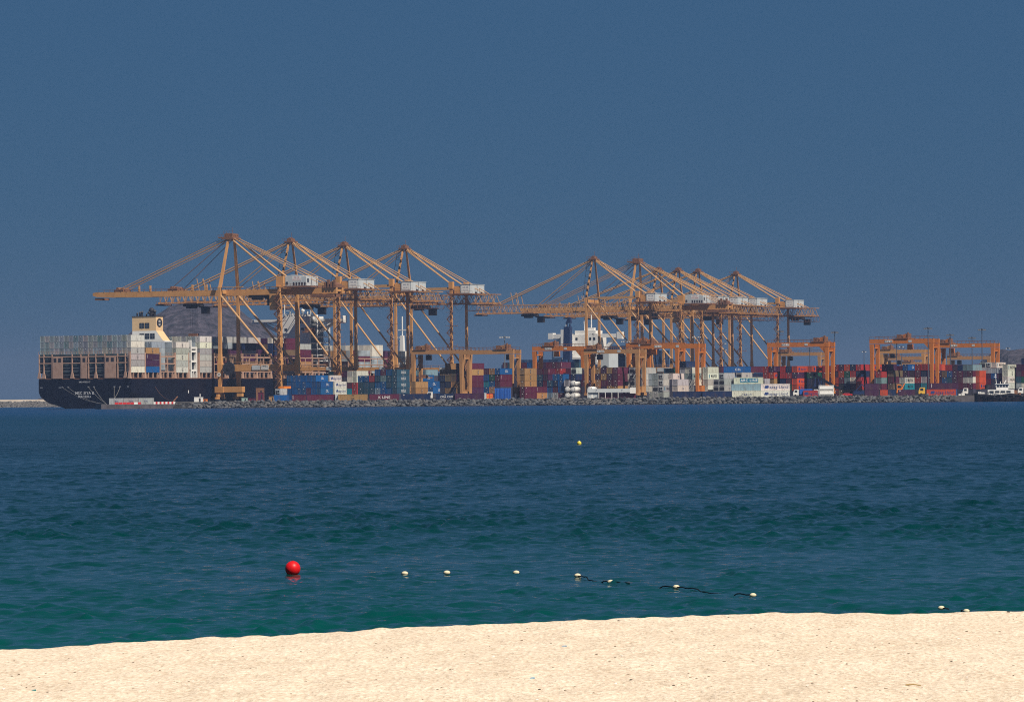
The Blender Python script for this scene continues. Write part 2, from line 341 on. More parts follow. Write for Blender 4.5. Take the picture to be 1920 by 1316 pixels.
# ---- hills far behind the port
def hill(name, prof, D, depth, x_far, label_seed):
    xs = [(u - 960) / FPX * D for u, v in prof]; hs = [CAM_H + (742.7 - (v + (u - 960) * ROLL)) / FPX * D for u, v in prof]
    X = np.linspace(xs[0], xs[-1], 220); Y = np.linspace(-1.6, 1.6, 50)
    vs = []
    for yy in Y:
        for x in X:
            h = float(np.interp(x, xs, hs)) * math.exp(-yy * yy * 1.3)
            p = Vector((x * 0.012, yy * depth * 0.012, label_seed))
            rid = 1 - abs(noise.noise(p * 1.0)) * 2
            h = h * (0.97 + 0.03 * rid) + noise.noise(p * 4) * 3.0 + noise.noise(p * 11) * 1.8
            h *= (1 if abs(yy) < 1.4 else 0.3)
            vs.append((x, D + yy * depth + 4 * noise.noise(p * 5), max(h, 0) - 1))
    n = len(X); fs = [(j * n + i, j * n + i + 1, (j + 1) * n + i + 1, (j + 1) * n + i) for j in range(len(Y) - 1) for i in range(n - 1)]
    me = bpy.data.meshes.new(name); me.from_pydata(vs, [], fs)
    m = MATS.get('hill')
    if m is None:
        m = mat('hill', (0.050, 0.042, 0.055), 0.95, 0, 0.8, 0.12, 0.85, (0.018, 0.022, 0.024))
        nt = m.node_tree; nd = nt.nodes; L = nt.links
        tc = nd.new('ShaderNodeTexCoord'); n1 = nd.new('ShaderNodeTexNoise'); n1.inputs['Scale'].default_value = 0.09; n1.inputs['Detail'].default_value = 8
        L.new(tc.outputs['Object'], n1.inputs['Vector']); bp = nd.new('ShaderNodeBump'); bp.inputs['Distance'].default_value = 9; bp.inputs['Strength'].default_value = 1.0
        L.new(n1.outputs['Fac'], bp.inputs['Height']); L.new(bp.outputs[0], nd['Principled BSDF'].inputs['Normal'])
    me.materials.append(m); me.polygons.foreach_set('use_smooth', [True] * len(fs)); me.update()
    return obj(name, me, kind='structure')
hill('hill', [(120, 720), (195, 655), (240, 626), (275, 603), (302, 586), (320, 574), (350, 566), (385, 561), (420, 564), (451, 578), (478, 596), (500, 612), (530, 640), (580, 700), (620, 730)], 4500, 260, 0, 1.3)
hill('hill', [(1790, 735), (1830, 700), (1856, 668), (1868, 656), (1880, 650), (1893, 654), (1905, 651), (1920, 653), (1950, 646), (2000, 640), (2080, 655), (2180, 690), (2300, 730)], 3900, 240, 0, 6.1)

# ---- the yard, the quay and the concrete slab beside the stern
M_APRON = mat('asphalt', (0.10, 0.095, 0.09), 0.9, 0, 0.2, 0.05)
poly = [(-136, 1757), (900, 1757), (1400, 3600), tuple(quay(1, 1700)[:2]), tuple(quay(1, -20)[:2])]
mb = MB(); n = len(poly)
mb.add([(x, y, YARD) for x, y in poly] + [(x, y, -3) for x, y in poly], [tuple(range(n))] + [(i, (i + n), (i + 1) % n + n, (i + 1) % n) for i in range(n)])
mb.build('yard_ground', M_APRON, kind='structure')
def slab_material():
    return mat('wet_concrete', (0.11, 0.10, 0.11), 0.85, 0, 0.3, 0.3, 0.6, (0.05, 0.045, 0.05))
mb = MB(); xa, xb = atx(176, 1762), atx(336, 1762)
pr = [(xa, 1768), (xa + 3, 1762), (xb, 1761), (xb + 4, 1800), (xa + 8, 1800)]
mb.add([(x, y, 1.9) for x, y in pr] + [(x, y, -3) for x, y in pr], [(0, 1, 2, 3, 4), (0, 5, 6, 1), (1, 6, 7, 2), (2, 7, 8, 3), (3, 8, 9, 4), (4, 9, 5, 0)])
mb.build('concrete_pavement', slab_material(), kind='structure')
mb = MB(); mb.box(atx(1780, 1752), atx(1980, 1752), 1750, 1757, -3, 2.2); mb.build('quay_wall', slab_material(), kind='structure')

# ---- boulders of the shore embankment
M_ROCK = [mat('boulder_grey', (0.085, 0.091, 0.102), 0.9, 0, 0.30, 0.8, 0.5, (0.09, 0.085, 0.08)),
          mat('boulder_brown', (0.118, 0.115, 0.115), 0.9, 0, 0.30, 0.8, 0.5, (0.11, 0.09, 0.08)),
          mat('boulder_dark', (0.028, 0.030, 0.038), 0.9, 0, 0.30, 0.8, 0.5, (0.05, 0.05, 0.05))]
random.seed(5)
def rock_mesh(seed, k):
    b = MB(); b.sph((0, 0, 0), 1.0, 8, 5); rv = []
    for p in b.v:
        q = Vector(p); d = noise.noise(q * 1.3 + Vector((seed * 7.1, 0, 0))) * 0.55 + noise.noise(q * 2.9 + Vector((seed * 3.3, 5, 0))) * 0.3
        q = q * (1 + d)
        rv.append(tuple(q))
    b.v = rv
    return b.mesh('stone', M_ROCK[k])
ROCKS = [[rock_mesh(i, k) for i in range(6)] for k in range(3)]
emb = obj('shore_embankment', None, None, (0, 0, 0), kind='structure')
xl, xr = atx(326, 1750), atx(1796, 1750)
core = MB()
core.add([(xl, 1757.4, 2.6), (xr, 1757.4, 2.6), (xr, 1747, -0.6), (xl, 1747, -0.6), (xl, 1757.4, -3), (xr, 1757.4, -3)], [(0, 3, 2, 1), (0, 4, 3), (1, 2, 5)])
core.build('embankment_core', mat('core_dark', (0.02, 0.02, 0.022), .95), emb)  # near-black: shade in the gaps between stones put into the core colour
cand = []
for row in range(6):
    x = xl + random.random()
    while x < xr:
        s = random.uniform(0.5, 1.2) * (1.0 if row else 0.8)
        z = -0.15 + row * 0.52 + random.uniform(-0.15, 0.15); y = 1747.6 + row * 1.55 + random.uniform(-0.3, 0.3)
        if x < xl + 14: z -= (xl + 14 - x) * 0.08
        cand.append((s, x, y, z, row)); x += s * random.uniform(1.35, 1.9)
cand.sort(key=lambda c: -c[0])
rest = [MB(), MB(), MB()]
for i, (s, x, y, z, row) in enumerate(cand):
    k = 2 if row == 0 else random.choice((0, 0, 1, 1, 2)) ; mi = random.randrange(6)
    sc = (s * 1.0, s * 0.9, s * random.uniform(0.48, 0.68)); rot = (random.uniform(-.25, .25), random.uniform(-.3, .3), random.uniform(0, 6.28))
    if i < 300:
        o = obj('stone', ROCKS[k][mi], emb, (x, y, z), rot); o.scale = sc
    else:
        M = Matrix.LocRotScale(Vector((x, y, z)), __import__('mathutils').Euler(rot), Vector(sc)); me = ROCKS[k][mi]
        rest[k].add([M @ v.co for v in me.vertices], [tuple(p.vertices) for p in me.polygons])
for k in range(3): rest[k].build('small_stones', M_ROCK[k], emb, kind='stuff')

# ---- the outer breakwater
bw = obj('breakwater', None, kind='structure')
mb = MB(); D = 2400; x0, x1 = -1500, -190
prof = [(D - 14, -1), (D - 2, 3.1), (D, 4.35), (D + 9, 4.35), (D + 22, -1)]
mb.loft([[(x, y, z) for y, z in prof] for x in (x0, x1)]); mb.build('breakwater_core', mat('pale_crest', (0.36, 0.31, 0.26), 0.9, 0, 0.1, 0.2), bw)
mb = MB()
for i in range(2600):
    x = random.uniform(-330, x1 + 2) if i % 4 else random.uniform(x0, -330); f = random.random(); s = random.uniform(0.5, 1.1)
    me = ROCKS[0][random.randrange(6)]; M = Matrix.LocRotScale(Vector((x, D - 14.5 + 12.3 * f, -0.4 + 3.4 * f)), __import__('mathutils').Euler((0, 0, random.uniform(0, 6))), Vector((s, s, s * .7)))
    mb.add([M @ v.co for v in me.vertices], [tuple(p.vertices) for p in me.polygons])
mb.build('breakwater_stones', M_ROCK[1], bw, kind='stuff')

# ================================================================ SHIP-TO-SHORE CRANES
APEX, GAUGE, WB = 77.6, 31.0, 18.0
def rail(mb, p0, p1, h=1.1, step=6.0, r=0.05):
    p0, p1 = Vector(p0), Vector(p1); n = max(1, int((p1 - p0).length / step))
    for k in range(n + 1):
        p = p0.lerp(p1, k / n); mb.bar(p, p + Vector((0, 0, h)), r * 2)
    mb.bar(p0 + Vector((0, 0, h)), p1 + Vector((0, 0, h)), r * 2)
def common_frame(root, M, top, q=1.0, pz=(13.9, 17.0)):
    """legs, bogies, sill and portal beams, braces, reel, stairs"""
    for x in (0, GAUGE):
        for y in (0, WB):
            mb = MB(); s = 1 if y == 0 else -1
            mb.loft([[(x - a * q, y - b * q, z), (x + a * q, y - b * q, z), (x + a * q, y + b * q, z), (x - a * q, y + b * q, z)] for z, a, b in ((4.2, .95, 1.0), (13.4, 1.25, 1.2), (17, 1.5, 1.2), (22, .95, .9), (46, .9, .85), (top, .95, .9))])
            mb.build('leg', M, root)
            bg = MB(); bg.bar((x, y - 3.2, 2.7), (x, y + 3.2, 2.7), 1.0, 1.3); bg.bar((x, y, 4.4), (x, y, 2.2), 1.3)
            for k in (-1, 1): bg.bar((x, y + k * 3.1 - 1.6, 1.5), (x, y + k * 3.1 + 1.6, 1.5), .9, .9)
            b = bg.build('bogie', M, root)
            w = MB()
            for k in range(8): yy = y - 4.2 + k * 1.2; w.tube((x - .35, yy, .45), (x + .35, yy, .45), .42, n=10)
            w.build('wheel_set', M_DARK, b)
        MB().box(x - .7, x + .7, -1, WB + 1, 4.2, 6.6).build('sill_beam', M, root)
        MB().box(x - .6, x + .6, .8, WB - .8, top - 3, top - 1.2).build('cross_beam', M, root)
    for y in (0, WB):
        MB().box(1.3, GAUGE - 1.3, y - .75 * max(q, .75), y + .75 * max(q, .75), pz[0], pz[1]).build('portal_beam', M, root)
        MB().tube((.6, y, top - 4), (GAUGE - 1.6, y, pz[1] + .2), .52 if q > .7 else .44, n=10).build('diagonal_brace', M_LIGHTOR if M is M_ORANGE else M, root)
        w = MB(); rail(w, (2, y - .7, pz[1]), (GAUGE - 2, y - .7, pz[1]), 1.1, 4); w.build('handrail', M, root)
    # zigzag stairs on the inland leg nearest to the water's end
    st = MB()
    z = 6.0; k = 0
    while z < top - 4:
        x0, x1 = (GAUGE - 1.6, GAUGE + 1.6) if k % 2 == 0 else (GAUGE + 1.6, GAUGE - 1.6)
        st.bar((x0, -1.75, z), (x1, -1.75, z + 3.4), .7, .25); st.bar((x0, -2.1, z + 1.1), (x1, -2.1, z + 4.5), .08)
        st.box(GAUGE - 2.2, GAUGE + 2.6, -2.2, -1.1, z + 3.4, z + 3.55)
        if k % 3 == 2: st.box(GAUGE + .8, GAUGE + 4.0, -1.6, -.6, z + 3.4, z + 3.6); st.bar((GAUGE + 3.9, -1.5, z + 3.5), (GAUGE + 3.9, -1.5, z + 4.8), .1)
        z += 3.4; k += 1
    st.build('stairs', M_RUST, root)
def festoon(mb, x0, x1, y, z):
    x = x0
    while x < x1:
        pts = [Vector((x + 5.0 * i / 8, y, z - 2.8 * math.sin(math.pi * i / 8))) for i in range(9)]
        for a, b in zip(pts, pts[1:]): mb.bar(a, b, .1)
        x += 5.0
def trolley(root, x, y, z, cab=True, drop=None, M=M_DARK):
    mb = MB(); mb.box(x - 4, x + 4, y - 3.4, y + 3.4, z - 1.4, z - .2); mb.box(x - 3, x + 1, y - 2, y + 2, z - 2.3, z - 1.4); mb.box(x - 2.5, x + 2.6, y - 2.6, y + 2.6, z - .2, z + .9)
    for k in (-3, 3): mb.box(x - 3.6, x + 3.6, y + k - .2, y + k + .2, z - .3, z + .5)
    t = mb.build('trolley', M, root)
    if cab:
        c = MB(); c.box(x + 5, x + 8.4, y - 1.6, y + 1.4, z - 5.0, z - 2.0); c.box(x + 4, x + 9, y - 1.9, y + 1.7, z - 2.0, z - 1.4); c.bar((x + 8.6, y - 1.8, z - 5), (x + 8.6, y - 1.8, z - 1.8), .15)
        c.build('operator_cab', M_DARK, root)
    if drop is not None:
        zs = z - drop
        r = MB()
        for a in (-1.4, 1.4):
            for b in (-1, 1): r.bar((x + a, y + b, z - 2), (x + a * .8, y + b, zs + 2.6), .07)
        r.build('hoist_rope', M_DARK, root)
        s = MB(); s.box(x - 1.4, x + 1.4, y - 3, y + 3, zs + .5, zs + 1.3); s.box(x - 2.6, x + 2.2, y - .8, y + 1.2, zs + 1.3, zs + 2.6)
        for k in (-5.8, 5.8): s.box(x - 1.2, x + 1.2, y + k - .3, y + k + .3, zs, zs + .7)
        s.box(x - .5, x + .5, y - 6, y + 6, zs + .3, zs + .8); s.build('spreader', M_RUST, root)
def quay_crane_box(t, label, apex=APEX, tro=None, num='02', maker=True):
    root = thing('quay_crane', label, 'crane', quay(5, t, YARD), -TH, 'ship to shore cranes along the quay'); M = M_ORANGE; top = 53.0
    common_frame(root, M, top, .76)
    YA, YB = 6.0, 12.0; L = 71.0
    for y in (YA, YB):
        b = MB(); b.loft([[(x, y - .7, z0), (x, y + .7, z0), (x, y + .7, z1), (x, y - .7, z1)] for x, z0, z1 in ((-L, 50.3, 51.6), (-L + 2, 49.7, 51.9), (-L + 8, 49.4, 51.9), (-1.2, 49.2, 51.9))])
        b.build('boom_girder', M, root)
        MB().box(-1.2, GAUGE + 27, y - .7, y + .7, 49.2, 51.9).build('bridge_girder', M, root)
        r = MB(); rail(r, (-L + 3, y - .8, 51.9), (-3, y - .8, 51.9), 1.0, 3); rail(r, (2, y - .8, 51.9), (GAUGE + 26, y - .8, 51.9), 1.0, 3); r.build('handrail', M_RUST, root)
    c = MB()
    for x in (-L + 1, -57, -40, -28, -14, 12, 22, 48, GAUGE + 26): c.box(x - .5, x + .5, YA, YB, 50.2, 51.7)
    for x in (-46, -40, -17.5, -10): c.box(x - .35, x + .35, YA - .8, YA, 51.9, 54.6)
    c.build('girder_tie', M, root)
    w = MB(); w.box(-1.4, 12, -.2, .9, 52.8, 53.1); w.box(-1.8, GAUGE + 27, YB + .8, YB + 1.8, 51.4, 51.6); w.build('walkway', M_LIGHTOR, root)
    for y, ya in ((0, 6.4), (WB, 11.6)):
        f = MB(); f.loft([[(x - a, yy - a, z), (x + a, yy - a, z), (x + a, yy + a, z), (x - a, yy + a, z)] for x, yy, z, a in ((0, y, 52, .66), (1.6, ya, apex - .8, .45))]); f.build('a_frame_leg', M, root)
        bs = MB(); bs.tube((2.2, ya, apex - 1.5), (GAUGE - .5, 3.2 if y == 0 else WB - 3.2, 55.6), .44, n=10); bs.build('back_stay', M_LIGHTOR, root)
        for e in (21, 25): MB().tube((2.4, ya, apex - 1), (GAUGE + e, ya, 52.6), .17, n=6).build('back_tie', M_LIGHTOR, root)
        for e, k in ((-57.5, 0), (-55, 1)): MB().tube((.6, ya, apex - 1.2 - k), (e, ya, 53.0), .18, n=6).build('fore_stay', M_LIGHTOR, root)
        MB().tube((.6, ya, apex - 2.5), (-29 if y == 0 else -25, ya, 53.2), .17, n=6).build('inner_stay', M_RUST, root)
        MB().tube((.2, ya, apex - .4), (-54, ya, 53.5), .06, n=5).build('hoist_cable', M_DARK, root)
    a = MB()
    a.box(-1.5, 4.5, 5, 13, apex - 2.2, apex - 1.4); a.box(-.5, 3.6, 5.8, 12.2, apex - 1.4, apex + .4); a.box(-3.6, -.5, 5.6, 12.4, apex - 1.6, apex - 1.0)
    for yy in (7, 9, 11): a.tube((.2, yy - .3, apex - .1), (.2, yy + .3, apex - .1), .95, n=10); a.tube((3, yy - .3, apex - .2), (3, yy + .3, apex - .2), .8, n=10)
    rail(a, (-3.4, 5, apex - 1.4), (4.6, 5, apex - 1.4), 1.3, 2); rail(a, (-1, 6, apex + .4), (4, 6, apex + .4), 1.2, 1.6); a.bar((2, 9, apex), (2, 9, apex + 3.5), .14)
    a.build('apex_platform', M_RUST, root)
    h = MB()
    for x, yy in ((-56.5, 9), (-27.5, 9)):
        h = MB(); h.box(x - 3, x + 2, 5.4, 12.6, 51.9, 53.0); h.tube((x - 1.5, 6, 53.4), (x - 1.5, 12, 53.4), .7, n=10); h.tube((x + 1, 6, 53.2), (x + 1, 12, 53.2), .6, n=10); h.build('stay_anchor', M_RUST, root)
    MB().box(-L + 1, -L + 5, 5.6, 12.4, 48.2, 49.2).build('boom_tip', M_RUST, root)
    # ridge post of the inland legs
    MB().box(GAUGE - 1.0, GAUGE + 1.2, 13.4, 16.2, 52.4, 57.0).build('stay_post', M, root); p = MB(); p.box(GAUGE - 1.6, GAUGE + 2.2, .2, 4.8, 52.4, 57.6); p.box(GAUGE - 3, GAUGE + 1, -1.6, 1, 52.6, 52.8); p.box(GAUGE - 4.6, GAUGE - 1.0, -.6, 3, 42, 50); p.build('stay_post', M, root)
    # machinery house
    hx0, hx1, hy0, hy1, hz0, hz1 = GAUGE + 2.6, GAUGE + 13.4, 1.5, 13.5, 53.0, 57.8
    fl = MB(); fl.box(hx0 - 3, hx1 + 3, hy0 - 1.2, hy1 + 1, 52.2, 52.9); rail(fl, (hx0 - 3, hy0 - 1.1, 52.9), (hx1 + 3, hy0 - 1.1, 52.9), 1.1, 2); fl.build('house_floor', M_RUST, root)
    hs = MB(); mx = (hx0 + hx1) / 2 - 2
    hs.loft([[(hx0, y, hz0), (hx1, y, hz0), (hx1, y, hz1 - .5), (mx, y, hz1 + .3), (hx0, y, hz1 - .3)] for y in (hy0, hy1)]); ho = hs.build('machinery_house', M_GREYHOUSE, root)
    sg = MB().box(hx0 + 3.6, hx0 + 8.2, hy0 - .06, hy0, 55.2, 57.3).build('sign', M_WHITE, ho)
    tx = obj('lettering', text_mesh('NO. ' + num, .8, M_RED), ho, (hx0 + 5.9, hy0 - .09, 56.85), (R(90), 0, 0)); tx = obj('lettering', text_mesh('QUAY CRANE', .62, M_RED), ho, (hx0 + 5.9, hy0 - .09, 55.9), (R(90), 0, 0))
    for k in range(5): MB().box(hx0 + 4 + k * 1.45, hx0 + 4.75 + k * 1.45, hy0 - .08, hy0, 53.3, 54.6).build('louvre', M_DARK, ho)
    MB().box(hx0 + .3, hx0 + 1.3, hy0 - .08, hy0, 53.6, 54.9).build('window', M_GLASS, ho)
    MB().box(hx1, hx1 + .08, 2.5, 4.2, 54.6, 56.3).build('window', M_GLASS, ho); MB().box(hx1, hx1 + .08, 9, 10.3, 53.2, 55.6).build('door', M_GREYHOUSE, ho)
    ba = MB(); ba.box(GAUGE + 22, GAUGE + 27, 5, 13, 51.9, 53); ba.tube((GAUGE + 25, 6, 53.4), (GAUGE + 25, 12, 53.4), .9, n=10)
    for k in range(4): ba.box(GAUGE + 21 + k * 1.6, GAUGE + 21.9 + k * 1.6, 4.6, 6, 51.9, 54.6 + (k % 2))
    ba.box(GAUGE + 14, GAUGE + 26, 4.4, 13.6, 47.6, 49.0); ba.build('backreach_machinery', M_RUST, root)
    cr = MB(); cr.tube((5.2, -1.0, 15.2), (5.2, -1.7, 15.2), 3.1, n=24); cr.tube((5.2, -1.7, 15.2), (5.2, -1.9, 15.2), .8, n=12); cr.build('cable_reel', M_DARK, root)
    n1 = MB(); n1.tube((0, -1.25, 12.4), (0, -1.32, 12.4), .95, n=16); o = n1.build('number_plate', M_WHITE, root); obj('lettering', text_mesh(num, 1.15, M_INK), o, (0, -1.36, 12.4), (R(90), 0, 0))
    pl = MB().box(17.0, 21.4, -.83, -.75, 14.4, 16.6).build('sign', M_GREYHOUSE, root)
    pl = MB().box(21.9, 25.7, -.83, -.75, 14.4, 16.6).build('sign', M_WHITE, root)
    if maker: obj('lettering', text_mesh('ZPMC', 1.25, M_INK), pl, (23.8, -.86, 15.95), (R(90), 0, 0)); obj('lettering', text_mesh('CRANE NO.' + num, .5, M_INK), pl, (23.8, -.86, 14.9), (R(90), 0, 0))
    tb = MB(); tb.box(2.4, 12, -1, 1.6, 4.2, 6.8); tb.box(-2.2, 2.2, -1.6, 1.6, 4.0, 6.8); tb.box(9, 11.6, -.8, 1, 2.2, 4.2); tb.build('electrical_cabin', M, root)
    fe = MB(); festoon(fe, 2, GAUGE + 20, YB + 1.6, 49.4); fe.build('festoon_cable', M_DARK, root, kind='stuff')
    trolley(root, tro or 16.0, 9, 49.3, True, None)
    return root
def truss(mb, x0, x1, y, z0, z1, step=3.6, r=.11):
    n = int(round((x1 - x0) / step)); s = (x1 - x0) / n
    for k in range(n):
        xa = x0 + k * s
        mb.bar((xa, y, z0), (xa + s * .5, y, z1), r * 2); mb.bar((xa + s * .5, y, z1), (xa + s, y, z0), r * 2)
        if k % 2 == 0: mb.bar((xa, y, z0), (xa, y, z1), r * 1.7)
def quay_crane_lattice(t, label, apex=APEX, tro=None, drop=None, num='03', L=70.0):
    root = thing('quay_crane', label, 'crane', quay(5, t, YARD), -TH, 'ship to shore cranes along the quay'); M = M_ORANGE; top = 55.8
    common_frame(root, M, top, .64, (14.2, 15.9))
    ZB, ZT, YA, YB = 47.9, 52.3, 5.6, 11.4
    for nm, xa, xb in (('boom_truss', -L, -1.5), ('bridge_truss', -1.5, GAUGE + 22)):
        for y in (YA, YB):
            c = MB(); c.bar((xa, y, ZB), (xb, y, ZB), .6, .6); c.bar((xa + (2 if xa < -5 else 0), y, ZT), (xb, y, ZT), .4, .35); tr = c.build(nm, M, root)
            l = MB(); truss(l, xa + 1, xb - .5, y, ZB, ZT); l.build('lattice_bracing', M_LIGHTOR, tr, kind='stuff')
    c = MB(); x = -L + 1
    while x < GAUGE + 21:
        c.bar((x, YA, ZT), (x, YB, ZT), .25); c.bar((x, YA, ZT), (x + 3.5, YB, ZT), .16); c.bar((x, YA - 1.6, ZB - .3), (x, YB + 1.6, ZB - .3), .25); x += 7
    c.build('lattice_bracing', M, root, kind='stuff')
    w = MB()
    w.box(-L, GAUGE + 21, YA - 1.7, YA - .7, ZB - .55, ZB - .42); rail(w, (-L, YA - 1.7, ZB - .4), (GAUGE + 21, YA - 1.7, ZB - .4), 1.1, 2.2)
    w.box(-L - 1, -L + 4, YA - 1, YB + 1, ZB - 1.3, ZB - .6); w.build('walkway', M_RUST, root)
    # service basket hanging below the backreach
    b = MB(); bx = GAUGE + 6
    for y in (YA - 1.4, YB + 1.4):
        for z in (ZB - 3.6, ZB - .8): b.bar((bx, y, z), (bx + 16, y, z), .22)
        for k in range(9): b.bar((bx + 2 * k, y, ZB - 3.6), (bx + 2 * k, y, ZB - .6), .13); 
    b.box(bx, bx + 16, YA - 1.4, YB + 1.4, ZB - 3.7, ZB - 3.55); b.build('service_platform', M_RUST, root)
    for y, ya in ((0, 7.2), (WB, 10.4)):
        f = MB(); f.loft([[(x - a, yy - a, z), (x + a, yy - a, z), (x + a, yy + a, z), (x - a, yy + a, z)] for x, yy, z, a in ((0, y, top - .5, .5), (1.0, ya, apex - 1.2, .36))]); f.build('a_frame_leg', M, root)
        for k in (-.55, .55): MB().tube((1.8, ya, apex - 1.2 + k * .6), (GAUGE - .6, ya + k + (-5 if y == 0 else 5), 57.4), .24, n=8).build('back_stay', M_LIGHTOR, root)
        MB().tube((2.2, ya, apex - 1), (GAUGE + 16, YA + .2 if y == 0 else YB - .2, ZT + .3), .22, n=6).build('back_tie', M_LIGHTOR, root)
        MB().tube((.4, ya, apex - 1.2), (-58, YA if y == 0 else YB, ZT + .3), .32, n=8).build('fore_stay', M_LIGHTOR, root)
        MB().tube((.6, ya, apex - 2.0), (-31, YA if y == 0 else YB, ZT + .3), .22, n=6).build('inner_stay', M_LIGHTOR, root)
        MB().bar((0, y, top - .4), (GAUGE, y, top - .1), .8, .85).build('upper_tie_beam', M_LIGHTOR, root)
        for x0 in (-47, -43.5): MB().bar((x0, YA if y == 0 else YB, ZT), (x0 - 1.6, YA if y == 0 else YB, ZT + 7), .3).build('stay_strut', M_LIGHTOR, root)
    lad = MB(); z = 57; k = 0
    while z < apex - 4:
        yy = 7.2 * (z - 55) / (apex - 56); lad.box(-1.4, 2.0, yy - 1.5, yy - .4, z, z + .12); lad.bar((-1.2, yy - 1.4, z), (-1.2, yy - 1.2, z + 3.2), .14); rail(lad, (-1.4, yy - 1.5, z), (2, yy - 1.5, z), 1.0, 1.7); z += 3.4
    lad.build('ladder', M_DARK, root)
    a = MB(); a.box(-1.2, 3.4, 6, 11.6, apex - 1.4, apex - .8); a.box(0, 2.4, 6.8, 10.8, apex - .8, apex + .3)
    for yy in (7.6, 9.8): a.tube((1.2, yy - .3, apex + .1), (1.2, yy + .3, apex + .1), .8, n=10)
    rail(a, (-2.0, 6, apex - .8), (4.2, 6, apex - .8), 1.1, 1.5); a.bar((1.5, 9, apex), (1.5, 9, apex + 3.2), .13); a.build('apex_platform', M_RUST, root)
    MB().box(GAUGE - 1.0, GAUGE + 1.2, -.9, 1.2, top - .5, top + 3.0).build('stay_post', M, root); p = MB(); p.box(GAUGE - 1.0, GAUGE + 1.2, WB - 1.2, WB + .9, top - .5, top + 3.0); p.build('stay_post', M, root)
    e = MB().box(GAUGE + 1.5, GAUGE + 4.6, .6, 6, 53.0, 56.6).build('electrical_cabin', M, root)
    hx0, hx1, hy0, hy1 = GAUGE + 5.0, GAUGE + 10.4, .4, 17.2
    f = MB(); f.box(hx0 - 6, hx1 + 1.5, -.6, 18, 52.3, 52.9); rail(f, (hx0 - 6, -.5, 52.9), (hx1 + 1.5, -.5, 52.9), 1.1, 2)
    for x in (hx0 - 4, hx1 - 1): f.bar((x, 1, 52.3), (x - 2, 5, 48.4), .3); f.bar((x, 17, 52.3), (x - 2, 12, 48.4), .3)
    f.build('house_floor', M_RUST, root)
    ho = MB().box(hx0, hx1, hy0, hy1, 52.9, 57.3).build('machinery_house', M_GREYHOUSE, root)
    MB().box(hx0 - .2, hx1 + .2, hy0 - .2, hy1 + .2, 57.3, 57.55).build('roof', M_GREYHOUSE, ho)
    MB().box(hx0 + .5, hx1 - .6, hy0 - .07, hy0, 53.4, 56.9).build('sign', M_WHITE, ho)
    obj('lettering', text_mesh('NO. ' + num, .85, M_INKB), ho, ((hx0 + hx1) / 2, hy0 - .1, 55.9), (R(90), 0, 0)); obj('lettering', text_mesh('SWL 65 T', .62, M_INKB), ho, ((hx0 + hx1) / 2, hy0 - .1, 54.5), (R(90), 0, 0))
    s = MB(); s.box(hx1, hx1 + .1, 8.4, 8.7, 53.0, 57.3); s.build('seam', M_DARK, ho)
    for yy in (6, 12.5): MB().box(hx1, hx1 + .1, yy, yy + 2.2, 53.0, 53.7).build('louvre', M_DARK, ho)
    fe = MB(); festoon(fe, 1, GAUGE + 21, YA - 1.8, ZB - .7); fe.build('festoon_cable', M_DARK, root, kind='stuff')
    trolley(root, tro if tro is not None else 14.0, 8.5, ZB - .6, True, drop)
    MB().box(24.5, 27.5, -.70, -.62, 14.4, 15.8).build('sign', M_GREYHOUSE, root)
    cr = MB(); cr.tube((5.0, -1.0, 15.0), (5.0, -1.6, 15.0), 2.9, n=20); cr.build('cable_reel', M_DARK, root)
    return root
quay_crane_box(75, 'orange crane with solid box boom and ZPMC sign, standing beside the big ship stern', 77.6, num='02')
quay_crane_lattice(136, 'lattice boom crane second from the big ship stern, spreader hanging over its containers', 77.3, tro=-52, drop=17, num='03')
quay_crane_lattice(193, 'lattice boom crane third from the ship stern, standing beside the white ship bridge', 77.1, tro=-18, drop=14, num='04')
quay_crane_lattice(261, 'lattice boom crane fourth from the ship stern, last before the open gap of sky', 77.5, tro=10, num='05')
quay_crane_lattice(502, 'lattice boom crane just after the gap of sky, its boom over the navy funnel', 78.2, tro=-38, num='06')
quay_crane_box(564, 'orange crane with solid box boom in the far group, behind the blank of open sky', 78.6, num='07', tro=5)
quay_crane_lattice(596, 'low lattice boom crane whose peak stands closest behind the far box boom crane', 74.2, tro=-30, num='08')
quay_crane_lattice(626, 'low lattice boom crane with the middle peak of three close peaks', 74.8, tro=-25, num='09')
quay_crane_lattice(657, 'low lattice boom crane with the last of three close peaks', 74.9, tro=8, num='10')
quay_crane_lattice(718, 'last lattice boom crane of the far group, its backreach ending in open sky', 74.8, tro=40, num='11')

